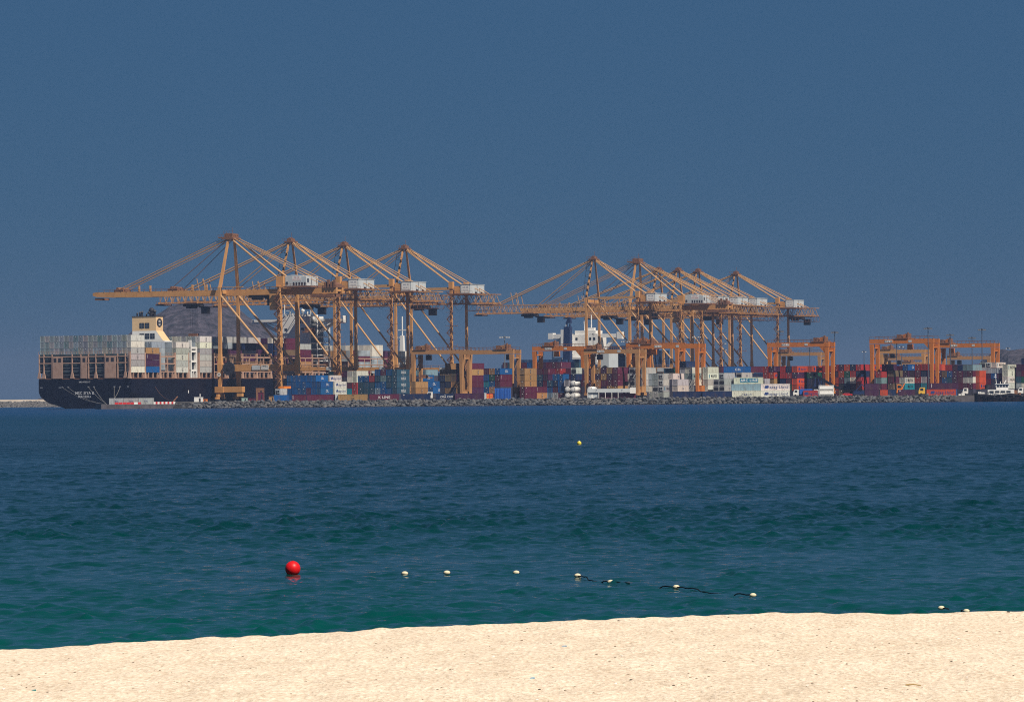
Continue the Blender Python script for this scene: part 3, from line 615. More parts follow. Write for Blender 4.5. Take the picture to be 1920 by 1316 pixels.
# ================================================================ YARD GANTRY CRANES
def yard_gantry(u, D, H, label, M=M_ORANGE2, span=23.5, wb=7.0, tro=.4, lift=None, name=None, flare=True, g=1.9, bands=False):
    x = atx(u, D); root = thing('yard_gantry', label, 'gantry crane', (x, D, YARD), -TH, 'gantry cranes straddling the yard stacks')
    for xx in (0, span):
        for y in (0, wb):
            l = MB(); l.loft([[(xx - a, y - b, z), (xx + a, y - b, z), (xx + a, y + b, z), (xx - a, y + b, z)] for z, a, b in ((2.3, .55, .6), (H - g - 4, .75, .65), (H - g - .2, .95, .7))]); l.build('leg', M, root)
            b = MB(); b.box(xx - .5, xx + .5, y - 1.6, y + 1.6, 1.2, 2.3); bo = b.build('wheel_beam', M, root)
            for k in (-1, 1): w = MB(); w.tube((xx - .3, y + k * 1.1, .78), (xx + .3, y + k * 1.1, .78), .78, n=14); w.build('wheel', M_DARK, root)
        MB().box(xx - .5, xx + .5, -.5, wb + .5, 2.3, 3.5).build('sill_beam', M, root)
        MB().box(xx - .45, xx + .45, .5, wb - .5, H - g - 2.0, H - g - 1.5).build('cross_beam', M, root)
        br = MB(); br.bar((xx, .4, H - g - 9), (xx, wb - .4, H - g - 2.5), .25); br.bar((xx, .4, 12), (xx, wb - .4, 6), .2); br.build('side_brace', M_RUST, root)
    for y in (0, wb):
        MB().box(-1.0, span + 1.0, y - .55, y + .55, H - g, H).build('main_girder', M, root)
        r = MB(); rail(r, (-.8, y - .6, H), (span + .8, y - .6, H), 1.1, 1.9, .06); r.build('handrail', M_RUST, root)
    if flare:
        for y in (0, wb):
            k = MB(); k.add([(span - 3.4, y - .5, H - g), (span - .8, y - .5, H - g), (span - .8, y - .5, H - g - 2.8), (span - 3.4, y + .5, H - g), (span - .8, y + .5, H - g), (span - .8, y + .5, H - g - 2.8)], [(0, 2, 1), (3, 4, 5), (0, 3, 5, 2), (0, 1, 4, 3)]); k.build('knee_plate', M, root)
    e = MB(); e.box(span - 1.2, span + 1.2, wb * .25, wb * .75, 2.4, 5.0); e.build('generator_cabin', M, root)
    tx = span * tro; t = MB(); t.box(tx - 3, tx + 3, -.8, wb + .8, H + .05, H + .5); t.box(tx - 2.4, tx - .6, .5, 3, H + .5, H + 1.9); t.box(tx + .4, tx + 2.4, 3, 5.5, H + .5, H + 2.3)
    t.tube((tx - .6, 1, H + 1.1), (tx - .6, wb - 1, H + 1.1), .6, n=10); rail(t, (tx - 3, -.8, H + .5), (tx + 3, -.8, H + .5), 1.0, 1.2, .06); t.box(tx + 2.4, tx + 3, 0, 1, H + .5, H + 2.8)
    t.build('trolley', M_RUST, root); MB().box(tx + .6, tx + 2.0, .2, 2.4, H + .5, H + 2.0).build('motor_housing', M, root)
    c = MB(); cxx = tx + 3.2; c.box(cxx - .9, cxx + 1.1, .4, 2.6, H - g - 2.6, H - g - .3); c.bar((cxx, 1.4, H - g - .3), (cxx, 1.4, H + .3), .25); c.build('operator_cab', M_DARK if M is not M_ORANGE2 or tro > .6 else M, root)
    if lift is not None:
        z = H - lift; s = MB()
        for a in (-1, 1):
            for b in (2.4, 4.6): s.bar((tx + a, b, H), (tx + a * .8, b, z + 1.2), .07)
        s.build('hoist_rope', M_DARK, root)
        s = MB(); s.box(tx - 1.2, tx + 1.2, wb / 2 - 6, wb / 2 + 6, z, z + .45); s.box(tx - 1.4, tx + 1.4, wb / 2 - 1.2, wb / 2 + 1.2, z + .45, z + 1.4); s.build('spreader', M_RUST, root)
    if name:
        pl = MB().box(span * .22, span * .22 + 3.4, -.62, -.55, H - g + .45, H - g + 1.45).build('sign', M_WHITE, root)
        obj('lettering', text_mesh(name, .95, M_INK), pl, (span * .22 + 1.7, -.65, H - g + .95), (R(90), 0, 0))
        MB().box(span * .62, span * .62 + 1.4, -.62, -.55, H - g + .45, H - g + 1.4).build('plate', M_GREYHOUSE, root)
    return root
yard_gantry(776, 1835, 21.3, 'tan gantry straddling the stepped blue containers, trolley over its first legs', M_TAN, tro=.14, lift=12, flare=False, g=1.7)
yard_gantry(866, 1815, 20.9, 'tan gantry over the tall maroon and tan stacks, trolley near its far legs', M_TAN, tro=.78, flare=False, g=1.7)
yard_gantry(1003, 1905, 23.2, 'orange gantry with its trolley beside the navy ship funnel', M_ORANGE2, tro=.30, name='RTG 07')
yard_gantry(1100, 1805, 20.6, 'tan gantry standing between the tank containers and the reefer stack', M_TAN, tro=.10, flare=False, g=1.7, name='TT-1307')
yard_gantry(1179, 1905, 24.4, 'orange gantry whose first legs stand behind the maroon and tan chequered stack', M_ORANGE2, tro=.20, lift=6, name='RTG 09', flare=False)
yard_gantry(1206, 1823, 22.9, 'orange gantry with pale lift cabin at its foot beside the white containers', M_ORANGE2, span=25.0, tro=.05, name='RTG 12', flare=False)
yard_gantry(1444, 1823, 23.1, 'orange gantry straddling the first red container stacks', M_ORANGE2, span=26.0, tro=.85, name='RTG 17')
yard_gantry(1462, 2350, 24.0, 'small far tan gantry seen through the legs of the first orange one', M_TAN, tro=.12, flare=False)
yard_gantry(1636, 1816, 24.1, 'orange gantry over the red and maroon stacks with trolley at mid span', M_ORANGE2, span=26.7, tro=.50, name='RTG 22')
yard_gantry(1761, 1990, 24.0, 'orange gantry above the stack with the small tugboat before it', M_ORANGE2, span=26.4, tro=.10, name='RTG 25', flare=False)
yard_gantry(1654, 2290, 24.4, 'small far orange gantry, the higher of two seen between big gantry legs', M_ORANGE, tro=.1, flare=False)
yard_gantry(1660, 2450, 22.0, 'small far tan gantry, lower of two seen between big gantry legs', M_TAN, tro=.2, flare=False)
yard_gantry(1780, 2400, 21.5, 'small far tan gantry below the span beside the rocky hill', M_TAN, tro=.1, flare=False)
yard_gantry(1668, 2700, 20.6, 'small distant pink looking gantry, lowest span seen between the big legs', M_ORANGE, tro=.5, flare=False)

# ================================================================ CONTAINERS
PAL = dict(b=('bright blue', (0.005, 0.085, 0.27)), n=('navy', (0.010, 0.025, 0.085)), m=('maroon', (0.105, 0.016, 0.045)), p=('dark plum', (0.055, 0.016, 0.055)),
           r=('red', (0.33, 0.032, 0.035)), o=('orange red', (0.52, 0.068, 0.028)), t=('tan', (0.38, 0.21, 0.085)), w=('cream white', (0.66, 0.63, 0.56)),
           g=('light grey', (0.40, 0.40, 0.39)), s=('slate blue', (0.022, 0.075, 0.125)), e=('green', (0.01, 0.10, 0.065)), c=('turquoise', (0.015, 0.24, 0.32)),
           k=('black blue', (0.008, 0.012, 0.028)), l=('pale blue grey', (0.19, 0.29, 0.33)), y=('dull brown', (0.17, 0.115, 0.075)), d=('weathered grey', (0.31, 0.36, 0.40)))
CW = 2.44
def container_mesh(L, H, placard=False):
    b = MB(); h = CW / 2; l = L / 2; i = 0.05
    b.box(-h + i, h - i, -l + i, l - i, 0.12, H - 0.10)
    for x in (-h, h - .16):
        for y in (-l, l - .16): b.box(x, x + .16, y, y + .16, 0, H)
    for x in (-h, h - .10):
        b.box(x, x + .10, -l + .16, l - .16, 0, .14); b.box(x, x + .10, -l + .16, l - .16, H - .12, H)
    for y in (-l, l - .10):
        b.box(-h + .16, h - .16, y, y + .10, 0, .14); b.box(-h + .16, h - .16, y, y + .10, H - .12, H)
    n = int(L / 1.1)                        # coarse ribs of the corrugated walls
    for k in range(n):
        y = -l + .6 + (L - 1.2) * (k + .5) / n
        for x in (-h + .02, h - .05): b.box(x, x + .03, y - .22, y + .22, .16, H - .14)
    for x in (-.62, -.30, .30, .62): b.box(x - .03, x + .03, -l - .0, -l + .05, .1, H - .1, 1)      # locking bars
    b.box(-.03, .03, -l + .02, -l + .05, .1, H - .1, 2)
    if placard:
        b.box(-.16, .14, -l - .012, -l, H - .62, H - .34, 3); b.box(.3, .5, -l - .012, -l, .35, .55, 3)
    return b.mesh('container', [M_CON, M_BAR, M_DARK, M_INKW])
CM = {}
def cmesh(L, H, pl):
    k = (L, H, pl)
    if k not in CM: CM[k] = container_mesh(L, H, pl)
    return CM[k]
_u = MB(); _u.box(-.95, .95, -.06, .0, .25, 2.2, 0); _u.tube((.25, -.10, 1.35), (.25, -.05, 1.35), .50, n=14, m=1); _u.box(-.85, -.35, -.09, -.05, .5, 1.8, 1); _u.box(-.8, .8, -.1, -.05, .3, .62, 1)
U_MESH = _u.mesh('cooling_unit', [M_GREYHOUSE, M_DARK])
_u = MB(); _u.box(-1.0, 1.0, -.05, .0, .3, 1.7, 1); _u.box(-.8, .9, -.09, -.04, .9, 1.5, 1)
U_MESH2 = _u.mesh('cooling_unit', [M_GREYHOUSE, M_DARK])
LOGO = {}
def logo(o, kind, L, H):
    """printing on the side that faces inland / towards the beach"""
    x = CW / 2 + .012; E = (R(90), 0, R(90)); HM = H * .5
    def T(s, size, m, y, z, e=E, xx=x): return obj('lettering', text_mesh(s, size, m), o, (xx, y, z), e)
    if kind == 'H': T('Hapag-Lloyd', 1.35 * L / 12.2 + .25, M_INKB, L * .07, HM - .05); LG(o, L, H, M_INKB)
    elif kind == 'Ho': T('Hapag-Lloyd', 1.2, M_INKB, L * .12, HM); LG(o, L, H, M_INKB)
    elif kind == 'K': T('K LINE', 1.5, M_INKW, 0, HM - .1)
    elif kind == 'M': T('MAERSK', 1.75, M_INK, L * .06, HM); sq(o, -L * .38, HM, .9, 1.5, M_TEAL)
    elif kind == 'C': T('CSL', 1.5, M_INKW, L * .03, HM); 
    elif kind == 'G': T('GOLD', 1.5, M_INKW, 0, HM - .05); T('/', 1.2, M_INKW, .4, H - .35); T('/', 1.2, M_INKW, -.4, .38)
    elif kind == 'V':
        sq(o, 0, HM, .62, 1.75, M_INK); T('m', .7, M_INKW, 0, HM + .38, xx=x + .03); T('sc', .62, M_INKW, 0, HM - .3, xx=x + .03)
    elif kind == 'S': T('m\nsc', 1.15, M_INK, 0, HM + .25)
    elif kind == 'A': sq(o, 0.2, HM + .1, 7.6, 1.65, M_TEAL); T('ARC LINE', 1.5, M_INKW, .2, HM + .05, xx=x + .03)
    elif kind == 'Y': T('CMA CGM', 1.05, M_INKW, 0, HM - .1); T('~', 1.2, M_INKW, -.6, HM + .8)
    elif kind == 'P': T('GSL', .9, M_INKB, L * .0, HM); T('^', .8, M_INKB, 0, H - .35); T('v', .5, M_INKB, 0, .4)
    elif kind == 'D': T('CARLO', 1.2, M_INKB, 0, HM - .35)
    elif kind == 'I': sq(o, -L * .42, HM + .2, .14, 1.5, M_INKW)
    elif kind == 'q': sq(o, -L * .40, H - .45, .35, .35, M_INKW)
SQM = {}
def sq(o, y, z, w, h, m):
    k = (w, h, m.name)
    if k not in SQM: SQM[k] = MB().box(0, .012, -w / 2, w / 2, -h / 2, h / 2).mesh('emblem', m)
    return obj('emblem', SQM[k], o, (CW / 2 + .001, y, z))
def LG(o, L, H, m):
    k = ('hl', m.name)
    if k not in SQM:
        b = MB()
        for d in (-.42, .28):
            b.add([(0, d - .35, -.55), (0, d + .25, -.55), (0, d + .42, .05), (0, d + .55, .62), (0, d - .05, .62), (0, d - .38, .1)], [(0, 1, 2, 3, 4, 5)])
        SQM[k] = b.mesh('emblem', m)
    return obj('emblem', SQM[k], o, (CW / 2 + .013, -L * .30, H / 2))
ORD = ['first', 'second', 'third', 'fourth', 'fifth', 'sixth', 'seventh', 'eighth', 'ninth', 'tenth', 'eleventh', 'twelfth', 'thirteenth', 'fourteenth', 'fifteenth', 'sixteenth', 'seventeenth', 'eighteenth', 'nineteenth']
TIER = ['ground', 'second', 'third', 'fourth', 'fifth', 'sixth', 'seventh']
random.seed(11)
HID = {}
NCON = [0]
PENDING = []
def container(code, c, rz, z, L, H, label, group, lg=None, name=None, extra=None):
    if name is None: PENDING.append((code, Vector(c), rz, z, L, H, label, group, lg)); return None
    return place(code, c, rz, z, L, H, label, group, lg, name)
def place(code, c, rz, z, L, H, label, group, lg=None, name=None):
    reef = code == 'R'; col = PAL['w' if reef else code]
    if code == 'R': rgb = (0.42, 0.44, 0.43)
    else: rgb = col[1]
    f = random.uniform(0.82, 1.16); rgb = tuple(min(.85, q * f * random.uniform(.93, 1.07)) for q in rgb)
    if name is None: name = 'reefer_container' if reef else 'shipping_container'
    o = obj(name, cmesh(L, H, (not reef) and random.random() < .55), None, (c[0], c[1], z), (0, 0, rz)); o.color = (*rgb, 1)
    tag(o, label, 'reefer container' if reef else 'container', group)
    if reef: obj('cooling_unit', random.choice((U_MESH, U_MESH2)), o, (0, -L / 2 + .0, .05))
    if lg: logo(o, lg, L, H)
    NCON[0] += 1; return o
def hidden(code, c, rz, z, L, H):
    """a container that the photograph shows nothing of but that carries one it does show"""
    b = HID.setdefault(code, MB()); M = Matrix.Translation((c[0], c[1], z)) @ Matrix.Rotation(rz, 4, 'Z'); t = MB().box(-CW / 2, CW / 2, -L / 2, L / 2, 0, H)
    b.add([M @ Vector(v) for v in t.v], t.f)
SEEN_COLS = []
CNAME = dict(w='cream white', g='light grey')
def block(u, D, cols, desc, p=2.6, H=2.6, L=12.19, lg={}, base=YARD, fill='s'):
    """cols: one string per stack, bottom-up; x = hidden, . = nothing; lg[(stack, tier)] = lettering"""
    P0 = Vector((atx(u, D), D, 0))
    for ci, s in enumerate(cols):
        for k, ch in enumerate(s):
            if ch == '.': continue
            c = P0 + NV * (CW / 2 + ci * p) + QV * (L / 2 + random.uniform(-.08, .08)) + NV * random.uniform(-.03, .03); z = base + k * H
            hh = H - .02
            if ch == 'x': hidden(fill, c, -TH, z, L, hh); continue
            cn = 'white reefer' if ch == 'R' else PAL[ch][0]
            where = (f', {ORD[ci]} stack of ' if len(cols) > 1 else ', in ') + desc
            lab = f'{cn} container, {TIER[k]} tier{where}'
            if len(lab.replace('-', ' ').split()) > 16: print('LONG', lab)
            container(ch, c, -TH, z, L, hh, lab, 'containers stacked in the yard', lg.get((ci, k)))
def side(u, D, code, k, label, L=12.19, H=2.6, lg=None, yaw=0.0, base=YARD, rev=False):
    """a container lying with its long side to the beach, left end at photograph column u"""
    x = atx(u, D); rz = R(-90) + yaw
    c = Vector((x + L / 2 * math.cos(yaw), D + L / 2 * math.sin(yaw), 0))
    return container(code, c, rz, base + k * H, L, H - .02, label, 'containers lying along the shore', lg)

# --- from the blue stacks on, along the shore
block(538, 1950, ['bbbb', 'bbbb', 'bbbb', 'bbbb', 'bmbb', 'bbbb', 'bbb'], 'the bright blue block', 2.5, 2.9, lg={(5, 3): 'C', (6, 2): 'C', (6, 1): 'C'})
block(609.5, 1963, ['xxxw'], 'the top of the stepped white stack by blue ones', 2.5, 2.9, lg={(0, 3): 'H'}, fill='w')
block(619, 1964, ['xww'], 'the stepped white stack beside the blue block', 2.5, 2.9, lg={(0, 1): 'H', (0, 2): 'H'}, fill='w')
block(617, 2030, ['xxxxc', 'xxxxm', 'xxxxm', 'xxxxp'], 'the row peeping over the blue block', 2.6, 2.75)
block(651.5, 2000, ['xcmwg', 'xrrww'], 'the pair before the slate blue block', 2.5, 2.75)
block(671.3, 1800, ['xssb', 'xssb', 'xssr', 'xlbsb', 'xbblm', 'xbssb', 'xssss'], 'the slate blue block', 2.66, 2.6, lg={(6, 1): 'G', (6, 2): 'G', (6, 3): 'G', (6, 4): 'G'})
block(770, 1812, ['xtt'], 'the tan stack at the first gantry leg', lg={(0, 1): 'V'})
block(783, 1885, ['xbbb', 'xbb', 'xb'], 'the stepped blue block under the first gantry', 2.6, 2.75, lg={(0, 3): 'C', (1, 2): 'C', (2, 1): 'C'})
block(781, 1960, ['xxxxl', 'xxxxl'], 'the pale row behind the stepped blues', 2.7, 2.75)
block(825, 1840, ['xxnny', 'xtnyyt', 'xxtyy', 'xttppp', 'xmmpmm', 'xpmmtm'], 'the tall block under the crossing gantry legs', 2.6, 2.6, lg={(1, 1): 'V', (1, 5): 'V', (5, 4): 'V'})
block(907, 1790, ['xbcbm', 'xtbet', 'xxmmb'], 'the blue topped mixed block', 2.62, 2.6, lg={(2, 4): 'C', (2, 3): 'I'})
block(943, 2050, ['xxxxxm', 'xxxxxs', 'xxxxxs', 'xxxxxp', 'xxxxxm', 'xxxxxb', 'xxxxxs', 'xxxxxm', 'xxxxxp', 'xxxxxm', 'xxxxxm', 'xxxxxm'], 'the far row topping the middle yard', 2.55, 2.9, lg={(11, 5): 'I'})
block(1050, 2062, ['xxxxxn', 'xxxxxn', 'xxxxxn', 'xxxxxs'], 'the far navy row before the funnel ship', 2.6, 2.9)
block(974.5, 1800, ['mmttt'], 'the tan stack at the last leg of the tan gantry', lg={(0, 2): 'V', (0, 3): 'V', (0, 4): 'V', (0, 1): 'q', (0, 0): 'q'})
block(996, 1812, ['tm'], 'the low maroon and tan pair', lg={(0, 0): 'V', (0, 1): 'I'})
block(1008, 1830, ['xxnsm', 'xxmpm'], 'the maroon stacks beside the tan stack', 2.6, 2.6, lg={(1, 4): 'I'})
block(1026, 1795, ['lbs', 'gmnb', 'mbbb'], 'the blue trio before the tank containers', 2.55, 2.6, L=6.06)
block(1041, 1835, ['xxxmr'], 'the red topped stack behind the tanks', lg={(0, 4): 'q'})
block(1061, 1836, ['xxxpm'], 'the plum stack behind the tanks')
block(1071, 1791, ['...nR'], 'the column on top of the tank containers', L=6.06)
block(1057.6, 1791, ['..g'], 'the column on top of the front tanks', L=6.06)
block(1080, 1832, ['xmnmp', 'xxmmp', 'xpmmm', 'xxmmp'], 'the maroon block behind the tan gantry leg', 2.6, 2.6)
block(1116, 1800, ['xttpt', 'xpmtp', 'xtmpt', 'xtmmm'], 'the chequered maroon and tan block', 2.68, 2.6, lg={(3, 4): 'q', (3, 3): 'q', (3, 2): 'q'})
block(1171, 1826, ['xxxxb'], 'the back of the chequered block')
block(1170, 1806, ['xgRR', 'xgRRR', 'xgRRR'], 'the first white reefer block', 2.62, 2.6)
block(1200, 1813, ['xxwwg'], 'the white stack right behind the gantry leg')
block(1213, 1811, ['gRdd', 'gRdd', 'gRRR'], 'the second white reefer block', 2.62, 2.6, lg={(2, 3): 'V', (2, 1): 'M'})
block(1253, 1814, ['xxxw'], 'the cream one set back on the white rows', lg={(0, 3): 'P'})
block(1261, 1792, ['xwg'], 'the low stack after the reefers', lg={(0, 1): 'P'})
block(1275, 1826, ['xxxddn', 'xxxdw'], 'the pair by the lift cabin', 2.6, 2.6, lg={(1, 3): 'M'})
block(1292, 1818, ['xgg', 'xnw'], 'the short pair beside the gantry cabin', 2.4, 2.6, L=6.06)
block(1318, 1818, ['xwgww'], 'the white stack between the lift cabin legs', lg={(0, 3): 'M', (0, 1): 'V'})
block(1338, 1814, ['xRR', 'xRRR'], 'the third white reefer block', 2.55, 2.6, lg={(1, 1): 'P'})
block(1371, 1806, ['xxR'], 'the gap beside the teal banner container', L=6.06)
block(1381, 1792, ['xxxR'], 'the row above the teal banner container', lg={(0, 3): 'P'})
block(1424, 1802, ['xxR', 'xx'], 'the gap after the teal banner container', L=6.06)
block(1245, 1900, ['xxxxs', 'xxxxe'], 'the far row over the cream containers', 2.6, 2.6)
block(1335, 1905, ['xxxxm', 'xxxxm'], 'the far maroon pair behind the white rows', 2.8, 2.75)
# --- the red yard
block(1431, 1810, ['xtyrr', 'xttop'], 'the first red block', 2.62, 2.6, lg={(1, 3): 'Ho', (1, 4): 'I'})
block(1463, 1810, ['xxnrr', 'xemrn', 'xoopo'], 'the second red block', 2.68, 2.6, lg={(2, 4): 'Ho', (2, 2): 'Ho', (2, 1): 'Ho', (2, 3): 'q'})
block(1514, 1813, ['xnneo'], 'the green and orange stack behind the dark boom', lg={(0, 4): 'Ho', (0, 3): 'q'})
block(1542, 1845, ['xxxrr', 'xxmrr'], 'the red stacks inside the second gantry legs', 2.6, 2.65)
block(1562, 1830, ['moop' + 'r', 'ykmop', 'ynleo', 'kpwrn', 'xrrnr'], 'the block after the dark boom', 2.62, 2.72, lg={(1, 3): 'Ho', (1, 4): 'I'})
block(1629, 1834, ['xxxpo'], 'the orange stack at the third gantry foot', 2.6, 2.72, lg={(0, 4): 'Ho'})
block(1643, 1812, ['xmlr'], 'the low red topped stack between third gantry legs', 2.6, 2.6)
block(1654, 1818, ['xpepp', 'xymy'], 'the plum and green block', 2.7, 2.72, lg={(1, 3): 'I'})
block(1660, 1870, ['xxxxb'], 'the blue one just past the third gantry leg', 2.6, 2.75)
block(1676, 1850, ['xxypm', 'xxpym'], 'the maroon row in the gantry span', 2.7, 2.6, lg={(1, 3): 'q'})
block(1687, 1800, ['xcg'], 'the lone stack with star emblems', lg={(0, 1): 'M', (0, 2): 'M'})
block(1693, 1845, ['xxxpb'], 'the top blue one within the gantry span', 2.6, 2.72, lg={(0, 4): 'C'})
block(1705, 1835, ['xxpp', 'xnrmr', 'xcgnr', 'xmmpr'], 'the block at third gantry far leg', 2.7, 2.72)
block(1746, 1850, ['xxxpo'], 'the orange one behind the third gantry leg', 2.6, 2.72, lg={(0, 4): 'Ho'})
block(1757, 1815, ['xxpp', 'xcby', 'xssb', 'xbppp', 'xmmmn', 'xmgpl', 'xmwml'], 'the plum block before the tugboat', 2.28, 2.6)
block(1770, 1900, ['xxxxr', 'xxxxr', 'xxxxr', 'xxxxo', 'xxxxr'], 'the far red row over the plum block', 2.3, 2.72, lg={(3, 4): 'Ho'})
block(1827, 1812, ['xooo'], 'the all orange stack before the tugboat', 2.3, 2.6, lg={(0, 1): 'Ho'})
block(1826, 1880, ['xxxxr'], 'the red stack behind the all orange one', 2.3, 2.72)
block(1838, 1820, ['xxcndR', 'xxmpdR', 'xxnbdw', 'xxnpd', 'xxbmd'], 'the block above the tugboat', 2.5, 2.32, lg={(2, 5): 'M'})
block(1880, 1815, ['xwwww'], 'the four high white stack behind the tugboat', 2.5, 2.6, lg={(0, 4): 'M', (0, 3): 'V', (0, 2): 'M'})
block(1874, 1900, ['xxxxr', 'xxxxp', 'xxxxp'], 'the far plum row over the white stack', 2.5, 2.72)
block(1906, 1822, ['xdspp', 'xwempn'], 'the last stacks at the edge', 2.3, 2.6)
# --- lying along the shore
side(513.5, 1765, 'b', 0, 'short blue container at the start of the shore row, under the orange topped reefer', 6.06)
side(547.5, 1764, 'm', 0, 'short maroon container on the shore rocks before the blue block', 6.06, lg='I')
side(576, 1765, 'm', 0, 'long plain maroon container before the blue block')
side(634, 1763, 't', 0, 'long tan container with dark round emblem on the shore', lg='S')
side(693, 1762, 'm', 0, 'long maroon container lettered K LINE on the shore', lg='K')
side(752, 1764, 'n', 0, 'long navy container after the maroon K LINE one', lg='q')
side(817, 1764, 'n', 0, 'navy container with white three letter name low on the shore', 9.0, lg='Y')
side(853, 1763, 'p', 0, 'long dark plum container below the crossing gantry legs')
side(1262, 1763, 'n', 0, 'long navy container low under the second reefer block')
side(1317, 1762, 'n', 0, 'long navy container at the gantry with the lift cabin')
side(1372, 1764, 'w', 0, 'long grey white container on the rocks at the foot of the banner stack', H=2.75, lg='D')
side(1371.3, 1766, 'l', 1, 'long blue grey container in the middle of the banner stack', H=2.75)
side(1376, 1768, 'w', 2, 'long pale container with teal ARC LINE banner', H=2.75, lg='A')
side(1425.5, 1765, 'w', 0, 'lower of two long grey Hapag-Lloyd containers on the shore'.replace('Hapag-Lloyd ', ''), H=2.75, lg='H')
side(1426, 1767, 'w', 1, 'upper of two long grey containers with dark blue name on the shore', H=2.75, lg='H')
side(1506, 1775, 'r', 0, 'short red container beside the white truck cabs', 6.06, lg='Ho')
side(1621, 1768, 'p', 0, 'short plum container, lower of a pair on the rocks', 6.06)
side(1621.3, 1769, 'p', 1, 'short plum container, upper of a pair on the rocks', 6.06)
side(1650, 1768, 'o', 0, 'short orange container right of the plum pair', 3.2, lg=None)
side(1665, 1771, 'n', 0, 'short navy container right of the short orange one', 3.2)
side(1684, 1772, 'p', 0, 'long maroon container before the orange wheeled machine', 7.0, lg='q')
side(1737, 1766, 'o', 0, 'long orange red container at the end of the rocks', lg='H')
side(1742, 1772, 'p', 1, 'long dark plum container above the last orange red one', lg='I')
side(1781, 1790, 'b', 0, 'short blue container beside the white truck', 3.0); side(1781, 1790, 'b', 1, 'short blue container above another beside the white truck', 3.0)
side(1357, 1900, 'b', 4, 'long blue container high behind the banner stack', H=2.72, lg='C')
side(1406, 1902, 'm', 4, 'maroon container high behind the banner stack, after the blue one', 6.06, H=2.72)
side(1410, 1850, 'n', 3, 'navy container in the shade behind the banner stack', 6.06)
side(205, 1766, 'g', 0, 'first of three short grey containers on the slab by the stern', 6.2, base=1.9, lg='P')
side(232.5, 1766, 'g', 0, 'middle one of three short grey containers on the slab', 6.2, base=1.9, lg='P')
side(260, 1766, 'g', 0, 'last of three short grey containers, beside the striped barriers', 6.2, base=1.9, lg='P')
# reefer with orange cover
block(516, 1770, ['xR'], 'the start of the shore with an orange cover', L=6.06)
oc = MB(); p = Vector((atx(523, 1774), 1774, 0)) + NV * 1.2 + QV * 3; oc.box(-1.3, 1.3, -3.1, 3.1, 0, 1.0)
o = oc.build('orange_tarpaulin', M_ORM); o.location = (p.x, p.y, YARD + 5.2); o.rotation_euler = (0, 0, -TH); tag(o, 'orange cover lying on the white reefer by the crane leg', 'cover')
# plain grey boxes standing for container ends between the shore containers
for u, D, w, lab in ((628.6, 1763, 1.3, 'narrow grey container end between maroon and tan shore containers'), (907.5, 1763, 1.0, 'narrow grey container end beside the red crate')):
    b = MB().box(0, w, 0, 2.4, 0, 2.7); o = b.build('grey_container_end', M_GREYHOUSE); o.location = (atx(u, D), D, YARD); tag(o, lab.replace('container end', 'tall locker'), 'locker')
# tank containers
def tank(u, D, k, label):
    P = Vector((atx(u, D), D, YARD + k * 2.6)) + NV * 1.22 + QV * 3.03
    root = thing('tank_container', label, 'tank container', P, -TH, 'white tank containers in the frames')
    b = MB(); b.tube((0, -2.75, 1.3), (0, 2.75, 1.3), 1.08, n=20)
    for s in (-1, 1): b.sph((0, s * 2.7, 1.3), 1.08, 16, 8, sc=(1, .28, 1))
    b.build('tank', M_WHITE, root, smooth=True)
    f = MB()
    for y in (-3.03, 2.93):
        for x in (-1.22, 1.12): f.box(x, x + .1, y, y + .1, 0, 2.55)
        for z in (0, 2.45): f.box(-1.12, 1.12, y, y + .1, z, z + .1)
    for x in (-1.22, 1.12): f.box(x, x + .1, -2.93, 2.93, 0, .1)
    f.build('frame', M_DARK, root)
for (u, k, d) in ((1057.8, 0, 'front tank container on the ground beside the blue trio'), (1057.8, 1, 'tank container on second tier below the plain grey box'), (1068.6, 0, 'lowest tank container of the taller tank stack'), (1068.6, 1, 'middle tank container of the taller tank stack'), (1068.6, 2, 'top tank container under the navy box'), (908, 1, 'single tank container beside the blue tarpaulin bay')):
    tank(u, 1790, k, 'white ' + d)
tank(1100, 1786, 0, 'white tank container behind the foot of the tan gantry'); tank(1100, 1786, 1, 'white tank container on another behind the tan gantry foot')
# silver twin tank on the shore
root = thing('tank_container', 'large silver tank container lying along the shore by the dark boom', 'tank container', (atx(1535.5, 1768), 1768, YARD), 0, 'white tank containers in the frames')
b = MB(); b.tube((.3, 0, 1.25), (5.9, 0, 1.25), 1.1, n=20); b.tube((.3, 0, 3.35), (5.9, 0, 3.35), 1.0, n=20); b.build('tank', M_WHITE, root, smooth=False)
f = MB()
for x in (0, 6.0):
    for y in (-1.2, 1.1): f.box(x, x + .15, y, y + .1, 0, 4.7)
    for z in (0, 2.3, 4.55): f.box(x, x + .15, -1.1, 1.1, z, z + .12)
for z in (0, 2.3, 4.55): f.box(.15, 6, -1.2, -1.1, z, z + .12)
f.build('frame', M_WHITE, root)
# blue tarpaulin bay
root = thing('tarpaulin_shed', 'ribbed blue tarpaulin shed two containers high on the shore', 'shed', (atx(927.5, 1768), 1768, YARD), 0)
b = MB()
pts = []
for k in range(41): pts.append((k * 6.7 / 40, .12 * math.sin(k * 1.9) + .05 * math.sin(k * 5.1)))
b.add([(x, y, 0) for x, y in pts] + [(x, y * .5, 4.6) for x, y in pts] + [(x, 2.4, 4.6) for x, y in pts] + [(x, 2.4, 0) for x, y in pts], [(i, i + 1, i + 42, i + 41) for i in range(40)] + [(i + 41, i + 42, i + 83, i + 82) for i in range(40)] + [(i + 82, i + 83, i + 124, i + 123) for i in range(40)])
b.build('tarpaulin', M_BLUE, root)
f = MB()
for k in range(10): f.bar((.2 + k * .7, -.22, 0), (.2 + k * .7, -.22, 4.5), .07)
f.build('rib', mat('blue_rib', (.08, .2, .5), .6), root)
